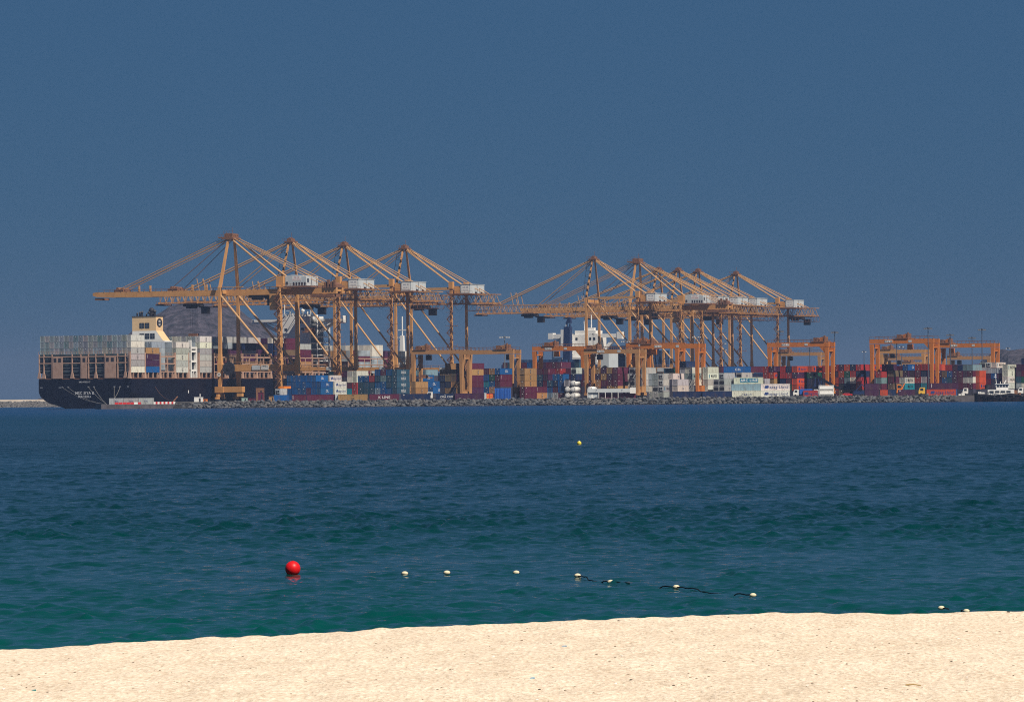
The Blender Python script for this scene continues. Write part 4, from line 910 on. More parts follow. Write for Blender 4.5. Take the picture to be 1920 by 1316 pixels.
# red crate
root = thing('red_crate', 'bright red caged crate on the rocks below the single tank', 'crate', (atx(911.5, 1764), 1764, YARD), 0)
MB().box(0, 2.9, 0, 1.6, 0, 2.3).build('crate_body', M_RED, root)
for k, (a, c) in enumerate(((.2, .2), (1.6, .2), (.2, 1.3), (1.6, 1.3))): MB().box(a, a + 1.1, -.06, 0, c, c + .8).build('panel', M_ORM, root)
# long white open sided shed
root = thing('open_shed', 'long white open sided shed with maroon boxes under its roof', 'shed', (atx(1101.5, 1766), 1766, YARD), 0)
MB().box(0, 17.6, 0, 4, 2.5, 4.0).build('roof', M_GREYHOUSE, root); MB().box(17.6, 20.0, 0, 4, 2.0, 4.4).build('end_cabin', M_WHITE, root)
for x in (0, 4.6, 7.3, 10, 12.6): MB().box(x, x + .22, 0, .25, 0, 2.5).build('post', M_WHITE, root)
MB().box(.4, 4.4, .6, 3.4, 0, 2.5).build('office_panel', M_GREYHOUSE, root); MB().box(1.6, 2.3, .54, .6, .1, 2.1).build('door', M_WHITE, root)
MB().box(5, 20, 1.2, 3.6, 0, 2.0).build('maroon_box', mat('maroon_plain', PAL['m'][1], .6), root)
for x in (3.4, 14): b = MB(); b.bar((x, -.06, 2.7), (x + .5, -.06, 3.5), .22, .05); b.bar((x, -.06, 3.4), (x + .5, -.06, 3.6), .15, .05); b.build('emblem', M_INKB, root)
# the 300 containers that show largest become objects; the rest of the stacks is one mass per colour
BUF = np.full((160, 1980), -1, np.int32)
def scr(P):
    v = CAM_M.transposed() @ (Vector(P) - Vector((0, 0, CAM_H))); return 960 - v.x / v.z * FPX + 30, 658 + v.y / v.z * FPX - 630
order = sorted(range(len(PENDING)), key=lambda i: -PENDING[i][1].y)
for i in order:
    code, c, rz, z, L, H, *_ = PENDING[i]; Mx = Matrix.Translation((c.x, c.y, z)) @ Matrix.Rotation(rz, 4, 'Z')
    pts = [scr(Mx @ Vector((sx * CW / 2, sy * L / 2, hz * H))) for sx in (-1, 1) for sy in (-1, 1) for hz in (0, 1)]
    x0, x1 = min(q[0] for q in pts), max(q[0] for q in pts); y0, y1 = min(q[1] for q in pts), max(q[1] for q in pts)
    BUF[max(0, int(round(y0))):max(0, int(round(y1))), max(0, int(round(x0))):min(1980, int(round(x1)))] = i
BUF[:, :30] = -1; BUF[:, 1950:] = -1
for u0, u1, yy in ((330, 1790, 742),): BUF[yy - 630 + 4:, u0 + 30:u1 + 30] = -1
cnt = np.bincount(BUF[BUF >= 0], minlength=len(PENDING)); rank = sorted(range(len(PENDING)), key=lambda i: -cnt[i])
plain = [i for i in rank if PENDING[i][0] != 'R']; keep = set(plain[:296]) | set(i for i in rank if PENDING[i][0] == 'R' and cnt[i] > 25)
print('pending', len(PENDING), 'kept', len(keep), 'smallest kept', cnt[plain[295]] if len(plain) > 295 else 0, 'zero', int((cnt == 0).sum()))
MASS = {}
for i, (code, c, rz, z, L, H, label, group, lg) in enumerate(PENDING):
    if i in keep: place(code, c, rz, z, L, H, label, group, lg)
    else:
        b = MASS.setdefault(code, MB()); Mx = Matrix.Translation((c.x, c.y, z)) @ Matrix.Rotation(rz, 4, 'Z'); me = cmesh(L, H, False)
        b.add([Mx @ v.co for v in me.vertices], [tuple(q.vertices) for q in me.polygons])
for code, b in MASS.items():
    o = b.build('stacked_containers', [M_CON]); o.color = (*(PAL['w' if code == 'R' else code][1]), 1); o['kind'] = 'stuff'; o['label'] = f'{PAL["w" if code == "R" else code][0]} containers deep inside the stacks, little of them in view'
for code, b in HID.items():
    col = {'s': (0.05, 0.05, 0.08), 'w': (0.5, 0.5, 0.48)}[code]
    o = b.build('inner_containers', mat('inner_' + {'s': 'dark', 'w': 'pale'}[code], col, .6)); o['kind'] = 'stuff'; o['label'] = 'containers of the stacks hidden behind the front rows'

# ================================================================ THE BIG SHIP
root = thing('container_ship', 'big black hulled container ship moored under the cranes, stern towards the beach', 'ship', quay(0, 0), -TH)
def sec(t, pts): return [(x, t, z) for x, z in pts]
def uhull(half, zs):                 # symmetric about x = -24; zs: list of (halfbreadth, z) from deck down
    a = [(-24 + h, z) for h, z in zs]; b = [(-24 - h, z) for h, z in reversed(zs)]
    return a + b
stern = [(24, 13.2), (24, 7.4), (23.2, 5.6), (21, 3.8), (18.5, 2.4), (14.6, 1.4), (9, .5), (5, -.1), (1, -.8)]
s2 = [(24, 13.2), (24, 6.0), (23.6, 4.0), (22.4, 2.2), (20.5, .8), (17, -.4), (11, -1.0), (6, -1.5), (1, -2)]
s3 = [(24, 13.2), (24, 5.0), (24, 3.0), (24, 1.0), (23.6, -.5), (22, -1.2), (15, -2), (8, -2), (1, -2)]
full = [(24, 13.2), (24, 5.0), (24, 3.0), (24, 1.0), (24, -.5), (24, -1.5), (15, -2), (8, -2), (1, -2)]
def nar(f, up=0): return [(max(h * f, .4), z + (up if i == 0 else 0)) for i, (h, z) in enumerate(full)]
h = MB(); h.loft([sec(t, uhull(24, s)) for t, s in ((0, stern), (14, s2), (34, s3), (60, full), (290, full), (320, nar(.93, 1)), (345, nar(.65, 2.5)), (366, nar(.02, 4)))])
h.build('hull', M_BLACKHULL, root)
for s, z, size in (('MSC SIYA B', 6.9, 1.75), ('MADEIRA', 5.3, 1.45), ('IMO 9703317', 11.9, .95)):
    obj('lettering', text_mesh(s, size, M_INKW), root, (-24, -.04, z), (R(90), 0, 0))
# small marks on the hull side
for y, z in ((53, 6.6), (64, 4.9), (96, 5.2)): MB().box(.02, .05, y, y + .7, z, z + 1.3).build('hull_mark', M_INKW, root)
for x in (-47.2, -37.5): MB().box(x, x + 1.3, -.06, -.02, 9.2, 9.8).build('hull_mark', M_STEEL, root)
for x in (-36, -33, -22.5, -19.6, -9, -6, -2): MB().box(x, x + .9, -.12, -.02, 9.4, 10.0).build('mooring_chock', M_STEEL, root)
MB().box(-47.8, -.2, .2, 300, 13.22, 13.6).build('deck', M_RUST, root)
# frames of the stern lashing bridge
HT = 2.84; ZB0 = 16.0
fr = MB()
for x in (-47.9, -44.6, -30.2, -29.4 + 6, -17.8, -3.2, -.9): pass
for x in (-47.7, -45.3, -41.0, -30.5, -26.0, -22.0, -18.2, -13.6, -6.9, -2.9, -.6): fr.box(x - .21, x + .21, -.05, .45, 13.6, 24.6)
for z in (23.2, 20.3): fr.box(-48, 0, 0, .4, z, z + .42)
for z in (15.0, 18.2, 17.0, 21.8): MB().box(-48, 0, .45, .6, z, z + .2).build('guard_rail', M_STEEL, root)
for x in (-47.7, -45.3, -30.5, -18.2, -2.9): fr.add([(x - 1, -.1, 13.6), (x + 1, -.1, 13.6), (x + .3, -.1, 16.6), (x - .3, -.1, 16.6), (x - 1, .4, 13.6), (x + 1, .4, 13.6), (x + .3, .4, 16.6), (x - .3, .4, 16.6)], [(0, 1, 2, 3), (7, 6, 5, 4), (0, 3, 7, 4), (1, 5, 6, 2)])
rail(fr, (-48, 0, 24.6), (0, 0, 24.6), 1.1, 1.3, .05)
fr.build('lashing_bridge', M_SALMON, root)
for x0, x1, cut in ((-40.6, -35.2, ((-39.9, -38.5), (-37.5, -36.1))), (-25.6, -22.6, ((-24.8, -23.4),)), (-13.2, -7.6, ((-12.6, -11.2), (-10.1, -8.6)))):
    pn = MB().box(x0, x1, -.25, -.06, 13.6, 23.4).build('lashing_panel', M_SALMON, root)
    for a, c in cut: MB().box(a, c, -.3, -.26, 21.0, 22.8).build('opening', M_DARK, pn)
# side posts between the bays
BT = [0.9, 14.6, 28.6, 42.6, 65.2, 79.5, 93.8, 108, 122.4, 136.8, 151.2, 165.6, 180, 230, 244.4, 258.8, 273.2]
for t in BT + [55.2, 78]:
    if t < 200:
        q = MB(); q.box(-.9, -.1, t - 1.3, t - .7, 13.4, 25.2)
        q.add([(-1.2, t - 1.9, 13.4), (0, t - 1.9, 13.4), (0, t - .1, 13.4), (-1.2, t - .1, 13.4), (-.9, t - 1.3, 17), (-.1, t - 1.3, 17), (-.1, t - .7, 17), (-.9, t - .7, 17)], [(0, 1, 5, 4), (1, 2, 6, 5), (2, 3, 7, 6), (3, 0, 4, 7)])
        q.build('lashing_post', M_SALMON, root)
for t in BT:
    for k in range(3): MB().box(-.9, -.3, t + 2 + 4.2 * k, t + 2.5 + 4.2 * k, 13.4, 16.0).build('pedestal', M_SALMON, root)
    if t in (0.9, 14.6, 42.6, 65.2): continue
    fr = MB(); fr.box(-.8, -.2, t + 5.6, t + 6.1, 13.4, 23.5); fr.box(-.8, -.2, t - 1, t + 13, 23.0, 23.5); fr.box(-.8, -.2, t - 1, t + 13, 19.8, 20.3); fr.box(-.7, -.3, t - 1, t + 13, 16.2, 16.6)
    fr.build('side_frame', M_SALMON, root)
for t in BT: MB().box(-46.8, -1.6, t + .4, t + 12, 13.6, 15.9).build('hatch_cover', M_DARK, root)  # dark boxes added to close off the sky under the containers
for t in BT[1:]:                            # cross bridges seen end-on between the bays
    b = MB(); b.box(-47, -1, t - 1.6, t - .6, 23.3, 23.8); rail(b, (-47, t - 1.6, 23.8), (-1, t - 1.6, 23.8), 1.1, 2.4, .06)
    for x in range(-46, 0, 5): b.box(x, x + .4, t - 1.4, t - .8, 13.4, 23.4)
    b.build('cross_bridge', M_SALMON, root)
# the funnel island
fi = MB(); fi.box(-40, -8, 57.5, 63.5, 13.4, 26); fi.box(-33, -14.5, 57, 64, 26, 31.0); fi.build('engine_casing', M_WHITE, root)
fl = MB(); fl.loft([[(-31.5, 57, z), (b, 57, z), (b, 63.6, z), (-31.5, 63.6, z)] for z, b in ((31, -15.3), (35.6, -18.9))]); fo = fl.build('funnel_base', M_WHITE, root)
fu = MB(); fu.box(-31.5, -18.9, 57, 63.6, 35.62, 42.2).build('funnel', M_CREAM, root)
MB().add([(-18.85, 57.0, 35.6), (-18.85, 63.6, 35.6), (-15.2, 63.6, 31.0), (-15.2, 57.0, 31.0)], [(0, 3, 2, 1)]).build('funnel_skirt', M_CREAM, root)
fuo = root.children[-2]
for zz, xs in ((36.8, (-27.6, -24.8)), (33.0 - 1.1, (-27.6, -24.8, -22.0))):
    for x in xs:
        w = MB().box(x, x + 2.4, 56.9, 56.98, zz, zz + 2.5).build('window', M_GLASS, root)
        g = MB(); g.box(x + 1.13, x + 1.27, 56.86, 56.9, zz, zz + 2.5); g.box(x, x + 2.4, 56.86, 56.9, zz + 1.18, zz + 1.32); g.build('window_bar', M_STEEL, w)
ov = MB(); n = 24; ov.add([(-18.86, 60.3 + 2.6 * math.cos(2 * math.pi * i / n), 39.3 + 2.1 * math.sin(2 * math.pi * i / n)) for i in range(n)], [tuple(range(n))]); o = ov.build('emblem', M_INK, root)
obj('lettering', text_mesh('m', 2.3, M_INKW), o, (-18.82, 60.3, 40.15), (R(90), 0, R(90))); obj('lettering', text_mesh('sc', 2.0, M_INKW), o, (-18.82, 60.3, 38.6), (R(90), 0, R(90)))
MB().box(-31.7, -18.7, 56.8, 63.8, 42.2, 42.5).build('funnel_cap', M_DARK, root)
for x, y, r, zt in ((-29.4, 58, .35, 43.6), (-28.2, 58.5, .4, 44.0), (-26.8, 58, .42, 44.2), (-25.6, 60, .3, 43.3), (-20.6, 59, .5, 44.6)):
    p = MB(); p.tube((x, y, 42.5), (x, y, zt), r, n=10); p.tube((x, y, zt - .2), (x + .5, y - .5, zt + .3), r * 1.15, n=10); p.build('exhaust_pipe', M_DARK, root)
p = MB(); p.tube((-22.8, 60, 42.5), (-22.8, 60, 44.6), 1.1, n=16); p.sph((-22.8, 60, 45.0), 1.45, 14, 8); p.tube((-22.8, 60, 44.2), (-23.8, 58.4, 44.0), .6, n=10); p.build('exhaust_pipe', M_DARK, root)
tw = MB()
for y in (56.2, 61.5): tw.box(-1.6, -.2, y, y + .8, 13.4, 27.5 if y > 58 else 31)
for z in (16.6, 20.8, 25.4, 27.0): tw.box(-1.5, -.3, 56.2, 62.3, z, z + .9)
tw.box(-1.6, -.2, 58.8, 59.2, 13.4, 17); tw.build('side_tower', M_WHITE, root)
MB().box(-2.6, -1.7, 56.4, 62.3, 13.4, 27).build('tower_shade_panel', M_GLASS, root)  # dark panel stands in for the shade inside the tower frame
# the bridge island
bh = MB(); bh.box(-33, -15, 205, 220, 13.4, 44.3).build('accommodation', M_WHITE, root)
bb = root.children[-1]
for z in range(16, 43, 3):
    MB().box(-15, -11.5, 206, 220, z, z + .35).build('side_deck', M_WHITE, root); r = MB(); rail(r, (-11.5, 206, z + .35), (-11.5, 220, z + .35), 1.0, 2, .08); r.box(-14.95, -14.8, 206.5, 219.5, z + .5, z + 2.6); r.build('rail_and_shade_panel', M_GLASS, root)  # with each rail, a dark panel stands in for shade behind the deck
MB().bar((-11.6, 219.6, 13.4), (-11.6, 219.6, 43), .7).build('corner_post', M_WHITE, root); MB().bar((-11.6, 206.4, 13.4), (-11.6, 206.4, 43), .5).build('corner_post', M_WHITE, root)
for x, z in ((-32, 40.5), (-32, 37.2), (-21.4, 40.8), (-19.4, 40.8), (-22, 37.4), (-19.8, 37.4), (-29, 37.2)): MB().box(x, x + 1.5, 204.92, 205, z, z + 1.2).build('window', M_GLASS, bb)
wg = MB(); wg.box(-49.5, 1.5, 209, 213, 41.0, 41.6); wg.box(-49.5, -33, 208.9, 209.1, 41.6, 42.9); wg.box(-15, 1.5, 208.9, 209.1, 41.6, 42.9); wg.box(1.3, 1.5, 209, 213, 41.6, 44.4); wg.box(-49.5, -49.2, 209, 213, 41.6, 43)
for s, x0, x1 in ((1, -49, -33), (1, 1, -15)):
    wg.bar((x0 + (5 if x0 < -20 else -5), 211, 41), (x1, 211, 35.5), 1.4, 1.4); wg.bar((x0 + (8 if x0 < -20 else -8), 211, 41), (x1, 211, 38.8), .4, .4)
wg.build('bridge_wing', M_WHITE, root)
tp = MB(); tp.box(-30, -17, 207, 218, 44.3, 45.2); rail(tp, (-33, 205.2, 44.3), (-15, 205.2, 44.3), 1.2, 1.5, .08)
for x, hh, r in ((-31, 6.5, .22), (-16.4, 6.0, .3), (-28, 2.6, .5), (-26.5, 2.0, .4), (-18.2, 2.4, .35), (-22.8, 2.0, .4)): tp.tube((x, 209, 44.3), (x, 209, 44.3 + hh), r, n=8)
tp.sph((-20.8, 209, 47.2), .95, 12, 8); tp.tube((-20.8, 209, 45), (-20.8, 209, 46.4), .25); tp.box(-17.6, -15, 208.8, 209.2, 49, 49.3); tp.box(-30, -27, 208.8, 209.2, 47.0, 47.2); tp.build('radar_mast', M_WHITE, root)
# forward mast
m = MB(); m.loft([[(-25 - a, 330 - a, z), (-25 + a, 330 - a, z), (-25 + a, 330 + a, z), (-25 - a, 330 + a, z)] for z, a in ((14, 1.6), (36, .8))]); m.tube((-25, 330, 36), (-25, 330, 46), .35); m.box(-27.4, -22.6, 329.8, 330.2, 38.6, 39.2); m.build('foremast', M_WHITE, root)
# ---- containers on its deck
def deckc(bay, col, k, code, where, lgk=None):
    c = quay(-48 + .26 + 1.22 + col * 2.505, BT[bay] + 6.1); z = ZB0 + k * HT
    cn = 'white reefer' if code == 'R' else PAL[code][0]
    o = container(code, c, -TH, z, 12.19, HT - .10, f'{cn} container, {where}', 'containers on the deck of the big ship', lgk, name='deck_container'); o.scale.x = .94
random.seed(3)
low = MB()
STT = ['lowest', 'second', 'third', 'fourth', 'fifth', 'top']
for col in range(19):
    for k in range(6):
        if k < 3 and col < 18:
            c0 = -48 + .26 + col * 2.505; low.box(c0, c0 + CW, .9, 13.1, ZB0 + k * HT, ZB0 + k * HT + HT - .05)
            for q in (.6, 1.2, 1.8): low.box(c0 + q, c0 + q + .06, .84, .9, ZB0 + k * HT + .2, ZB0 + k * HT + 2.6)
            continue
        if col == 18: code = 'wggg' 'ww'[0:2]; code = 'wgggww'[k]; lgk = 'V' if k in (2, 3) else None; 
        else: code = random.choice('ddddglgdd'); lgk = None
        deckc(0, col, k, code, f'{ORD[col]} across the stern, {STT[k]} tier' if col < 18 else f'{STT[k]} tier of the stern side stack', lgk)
lo = low.build('lower_stern_containers', mat('shaded_container', (0.035, 0.06, 0.075), .6, 0, .5, .6, .5, (0.05, .09, .09))); lo.location = quay(0, 0); lo.rotation_euler = (0, 0, -TH); lo['kind'] = 'stuff'; lo['label'] = 'containers stowed behind the stern lashing bridge, coloured as in shade'  # shade behind the lashing bridge is put into this dark colour
for k, ch in enumerate('bppt'): deckc(1, 18, k, ch, f'{STT[k]} in the side stack of the second bay', {3: 'V', 2: 'I'}.get(k))
deckc(1, 18, 4, 'w', 'smallest white one high beside the funnel') if False else None
for k, ch in enumerate('wgwgw'): deckc(3, 18, k, ch, f'{STT[k]} in the side stack just before the white tower', {0: 'V', 2: 'V', 4: 'V'}.get(k))
for k, ch in enumerate('ggggww'): deckc(4, 18, k, ch, f'{STT[k]} in the side stack just after the white tower', {4: 'V', 5: 'V'}.get(k))
bulk = {}
def far(bay, c0, c1, k0, k1, codes):
    for col in range(c0, c1):
        for k in range(k0, k1):
            code = random.choice(codes); b = bulk.setdefault(code, MB()); x = -48 + .26 + col * 2.505
            b.box(x, x + CW, BT[bay], BT[bay] + 12.2, ZB0 + k * HT, ZB0 + k * HT + HT - .05)
for col in range(0, 17): deckc(2, col, 4, random.choice('ddgdld'), f'{ORD[col]} across, on the row standing before the funnel')
far(1, 0, 18, 0, 4, 'dnkd'); far(2, 0, 17, 0, 4, 'dnpd'); far(3, 0, 18, 0, 5, 'dg')
for col in range(6, 18): deckc(4, col, 5, random.choice('ddgdg'), f'{ORD[col]} across, top row just after the funnel')
far(4, 0, 18, 0, 5, 'd'); far(4, 0, 6, 5, 6, 'd')
for bay, hgt in ((5, 5), (6, 4), (7, 5), (8, 5), (9, 4), (10, 4), (11, 6), (12, 4)):
    far(bay, 0, 16, 0, hgt, 'ppnkmy')
far(6, 3, 17, 4, 6, 'dgd'); far(7, 6, 17, 5, 6, 'dg')
for col in range(6, 17): deckc(8, col, 5, random.choice('ddgdw'), f'{ORD[col]} across, top row seen past the crane legs')
deckc(9, 18, 5, 'w', 'alone on top beyond the first crane leg', 'V'); far(9, 18, 19, 0, 5, 'npk')
for k, ch in enumerate('ttmmg'): deckc(11, 18, k, ch, f'{STT[k]} of the mixed side stack near the bridge', {0: 'V', 1: 'V'}.get(k))
for bay, hgt, cs in ((13, 4, 'tymd'), (14, 5, 'dgw'), (15, 4, 'mpk'), (16, 4, 'gwm')): far(bay, 3, 19, 0, hgt, cs)
for k, ch in enumerate('ttdg'): deckc(13, 18, k, ch, f'{STT[k]} of the side stack beyond the bridge') if False else None
for code, b in bulk.items():
    o = b.build('deck_cargo', mat('cargo_' + PAL[code][0].replace(' ', '_'), PAL[code][1], .6, 0, .3, .2, .4)); o.location = quay(0, 0); o.rotation_euler = (0, 0, -TH); o['kind'] = 'stuff'; o['label'] = f'{PAL[code][0]} containers packed on the far bays of the big ship'
# mooring lines
def rope(a, b, sag, r, label, m=M_ROPE):
    a, b = Vector(a), Vector(b); pts = [a.lerp(b, i / 12) - Vector((0, 0, sag * 4 * (i / 12) * (1 - i / 12))) for i in range(13)]; q = MB()
    for p, s in zip(pts, pts[1:]): q.tube(p, s, r, n=6)
    o = q.build('mooring_rope', m); tag(o, label, 'rope', 'mooring ropes of the big ship'); return o
E1, E2 = Vector((atx(200, 1772), 1772, 2.0)), Vector((atx(214, 1775), 1775, 4.4))
for i, (x, e, lab) in enumerate(((-35.5, E1, 'pale mooring rope starting beside the ship name, outermost'), (-32.6, E1, 'pale mooring rope just inside the outermost one'), (-22, E1, 'pale mooring rope crossing the last letter of the ship name'), (-19.2, E1, 'pale mooring rope passing beside the ship name'), (-8.6, E2, 'short steep pale mooring rope above the grey containers'), (-5.6, E2, 'short steep mooring rope next to the stern corner'))):
    rope(quay(x, -.1, 9.6), e, 1.6 if i < 2 else .6, .045, lab)
rope(quay(.1, 22, 9.5), Vector((atx(322, 1790), 1790, 3.4)), 1.5, .06, 'rusty mooring rope along the dark hull side', M_RUST)

# ================================================================ THE SECOND SHIP
root = thing('container_ship', 'far ship with navy funnel and white bridge behind the maroon stacks', 'ship', quay(-1, 430), -TH)
h = MB(); W = 41
def hs(t, f, dz=0): return [(-W / 2 + W / 2 * f, t, 14 + dz), (-W / 2 + W / 2 * f, t, 2), (-W / 2 + W / 2 * f * .7, t, -1.5), (-W / 2 - W / 2 * f * .7, t, -1.5), (-W / 2 - W / 2 * f, t, 2), (-W / 2 - W / 2 * f, t, 14 + dz)]
h.loft([hs(0, .9), hs(20, 1), (hs(210, 1)), hs(245, .6, 2), hs(265, .03, 3)]); h.build('hull', M_NAVYF, root)
MB().box(-30, -8, 122, 142, 14, 25).build('accommodation', M_WHITE, root); MB().box(-36, -8, 119, 121, 22.8, 25.6).build('deck_front', M_WHITE, root)
MB().box(-28, -12, 130, 142, 25, 38.6).build('accommodation', M_WHITE, root); acc = root.children[-1]
for x in (-26, -20, -17.5, -15): MB().box(x, x + 1.3, 129.9, 130, 35.5, 37).build('window', M_GLASS, acc)
MB().box(-19.5, -13, 129.85, 130, 26, 30.5).build('window', M_GLASS, acc)
fr = MB()
for z in (28, 31.5, 35): fr.box(-33, -28, 129, 131, z, z + .4); 
for x in (-33, -31): fr.box(x, x + .4, 129, 129.5, 25, 37)
fr.box(-36, -35, 119, 121, 25.6, 30); fr.build('stair_frame', M_WHITE, root)
fn = MB(); fn.loft([[(x0, 112, z), (x1, 112, z), (x1, 115.5, z), (x0, 115.5, z)] for z, x0, x1 in ((14, -26.6, -21.9), (43.0, -25.4, -21.7))]); fn.build('funnel', M_NAVYF, root)
fp = MB(); fp.tube((-24.0, 113.5, 43), (-24.0, 113.5, 45), .45); fp.tube((-22.4, 114, 43), (-22.4, 114, 44.6), .5); fp.add([(-24.8, 113, 45), (-21.6, 113, 45), (-21.8, 113, 48), (-22.8, 113, 48.6), (-24.8, 115, 45), (-21.6, 115, 45), (-21.8, 115, 48), (-22.8, 115, 48.6)], [(0, 1, 2, 3), (7, 6, 5, 4), (0, 3, 7, 4), (2, 6, 7, 3), (1, 5, 6, 2), (0, 4, 5, 1)]); fp.build('exhaust_pipe', M_NAVYF, root)
wg = MB(); wg.box(-42.5, -28, 132, 136, 36.6, 39.2); wg.box(-12, 1.5, 132, 136, 36.9, 39.0); wg.box(-1.2, 2.0, 131.8, 136.2, 36.0, 40.0); wg.box(-44, -41, 131.8, 136.2, 36.4, 39.8)
wg.bar((-39, 134, 36.6), (-33, 134, 30.5), 2.2, 2.0); wg.bar((-33.5, 134, 30.5), (-28, 134, 30.2), 2, .8); wg.bar((-2.5, 134, 37), (-12.5, 134, 27), 2.2, 1.8); wg.build('bridge_wing', M_WHITE, root)
ms = MB(); ms.box(-26.8, -14, 131, 141, 38.6, 41); ms.tube((-17.8, 134, 41), (-17.8, 134, 50), .35); ms.tube((-22, 134, 41), (-22.4, 134, 46.5), .2); ms.box(-20, -15.6, 133, 135, 41, 42.6); ms.box(-33.5, -28.5, 126, 131, 32, 41.6); ms.tube((-31, 128, 41), (-31, 128, 44.5), .2); ms.build('radar_mast', M_WHITE, root)
b = MB(); random.seed(8)
for bay, t in enumerate((60, 75, 90, 150, 165, 180, 195)):
    for col in range(16):
        hgt = (2, 3, 2, 5, 6, 6, 5)[bay] + random.choice((-1, 0, 0, 0)) 
        for k in range(hgt): b.box(-W + .3 + col * 2.54, -W + .3 + col * 2.54 + CW, t, t + 12.2, 16 + k * 2.75, 16 + k * 2.75 + 2.7)
o = b.build('second_ship_cargo', mat('navy_cargo', (.016, .05, .13), .6, 0, .5, .15, .3)); o.location = quay(-1, 430); o.rotation_euler = (0, 0, -TH); o['kind'] = 'stuff'; o['label'] = 'navy containers stacked on the far ship'
P = Vector((atx(1127, 2150), 2150, YARD)); root = thing('fan_housing', 'big pale box with round dark emblem between gantry legs', 'machine housing', P, -TH)
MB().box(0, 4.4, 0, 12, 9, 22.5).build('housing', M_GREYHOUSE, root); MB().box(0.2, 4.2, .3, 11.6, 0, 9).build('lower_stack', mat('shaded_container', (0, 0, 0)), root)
e = MB(); e.tube((2.2, -.1, 14.5), (2.2, -.02, 14.5), 1.8, n=18); e.build('emblem', M_DARK, root)

# ================================================================ MASTS, VEHICLES, SMALL BOAT
def light_mast(u, vtop, D, label, M=M_POLE, heads=6, wide=2.6):
    p = at(u, vtop, D); H = p.z - YARD; root = thing('light_mast', label, 'light mast', (p.x, D, YARD), 0, 'tall floodlight masts in the yard')
    MB().tube((0, 0, 0), (0, 0, H), .32, .16, n=10).build('pole', M, root)
    r = MB(); r.box(-wide / 2, wide / 2, -.12, .12, H - .25, H); r.box(-.12, .12, -wide / 2, wide / 2, H - .25, H); r.tube((0, 0, H - .4), (0, 0, H + .2), .4, n=10); r.build('head_frame', M, root)
    for i in range(heads):
        a = 2 * math.pi * i / heads; x, y = wide / 2 * math.cos(a), wide / 2 * math.sin(a) * .7
        f = MB(); f.box(x - .38, x + .38, y - .25, y + .25, H - .65, H - .15); f.box(x - .3, x + .3, y - .29, y - .25, H - .6, H - .25, 1); f.build('floodlight', [M, M_LAMP if heads < 6 or wide > 4 else M_STEEL], root)
for u, v, D, lab, big in ((1462, 620, 1830, 'dark mast rising before the first orange gantry girder', 1), (1565, 622, 1980, 'dark mast standing free against the sky between orange gantries', 1), (1740, 614.5, 1795, 'tallest dark mast, beside the far legs of the third gantry', 1), (1781.5, 627, 1930, 'dark mast just past the trolley of the last gantry', 1), (1822.5, 632.5, 2000, 'slender dark mast under the span of the last gantry', 1), (1841, 617, 1880, 'dark mast before the end of the last gantry', 1),
                          (946, 631, 1960, 'mast with wide lamp cluster between the two tan gantries', 2), (742, 631.5, 2350, 'distant mast whose lamps show beside an orange crane leg', 2), (1112, 626, 2000, 'mast with dark lamp cluster before the far ship bridge', 2), (1173, 639, 2200, 'distant mast with lamps right of the far ship bridge', 2), (1306, 631, 2300, 'distant mast with lamps above the orange gantry girder', 2), (1354, 643, 2500, 'faint distant mast among the far crane legs', 2),
                          (1518, 652, 2300, 'thin mast within the first orange gantry span', 1), (1620, 658.5, 2500, 'small faint mast with two bright lamps in open sky', 3), (1681, 644, 2200, 'thin mast inside the span of the third gantry', 1), (747, 638, 2600, 'thin pale lamp post near the tan gantry trolley', 3), (1358, 655, 2450, 'thin pale post behind the lift cabin gantry', 3), (1890, 652, 2400, 'thin rusty post beside the rocky hill', 3), (1690, 649, 2350, 'pale thin mast beside another inside the span', 3)):
    light_mast(u, v, D, lab, M_POLE if big != 2 else M_STEEL, 6 if big < 3 else 2, 2.9 if big == 1 else (4.2 if big == 2 else 2.0))
def wheels(root, xs, y0, y1, r=.5):
    for x in xs:
        for y in (y0, y1):
            w = MB(); w.tube((x, y - .15, r), (x, y + .15, r), r, n=12); w.build('wheel', M_DARK, root)
def truck(u, D, M, label, yaw=0, sc=1.0, load=None):
    root = thing('terminal_truck', label, 'truck', (atx(u, D), D, YARD), yaw, 'trucks working in the yard'); root.scale = (sc,) * 3
    c = MB(); c.loft([[(0, y, .7), (2.3, y, .7), (2.3, y, 3.0), (.5, y, 3.0), (0, y, 1.7)] for y in (-1.2, 1.2)]); ca = c.build('cab', M, root)
    MB().add([(-.01, -1.0, 1.8), (-.01, 1.0, 1.8), (.42, 1.0, 2.85), (.42, -1.0, 2.85)], [(0, 1, 2, 3)]).build('windscreen', M_GLASS, ca)
    MB().box(.6, 1.7, -1.23, -1.2, 1.8, 2.7).build('window', M_GLASS, ca)
    MB().box(.2, 7, -.9, .9, .55, .95).build('chassis', M_DARK, root)
    wheels(root, (.9, 4.6, 5.8), -1.05, 1.05)
    if load: MB().box(2.7, 8.0, -1.2, 1.2, 1.0, 3.2).build('load', load, root)
    return root
truck(1487, 1776, M_WHITE, 'white terminal truck with a blue load, in front of the orange stack', load=M_BLUE)
truck(1524, 1782, M_WHITE, 'white truck cab peeping over the short red container')
truck(1804.5, 1775, M_WHITE, 'white truck cab standing beside the end of the rocks')
truck(1722, 1778, M_YEL, 'yellow truck cab beside the orange red shore container', sc=1.15)
truck(1908, 1785, M_WHITE, 'white truck partly behind the tugboat stern')
truck(800, 1774, M_WHITE, 'white truck cab roof showing above the navy shore container', sc=1.1)
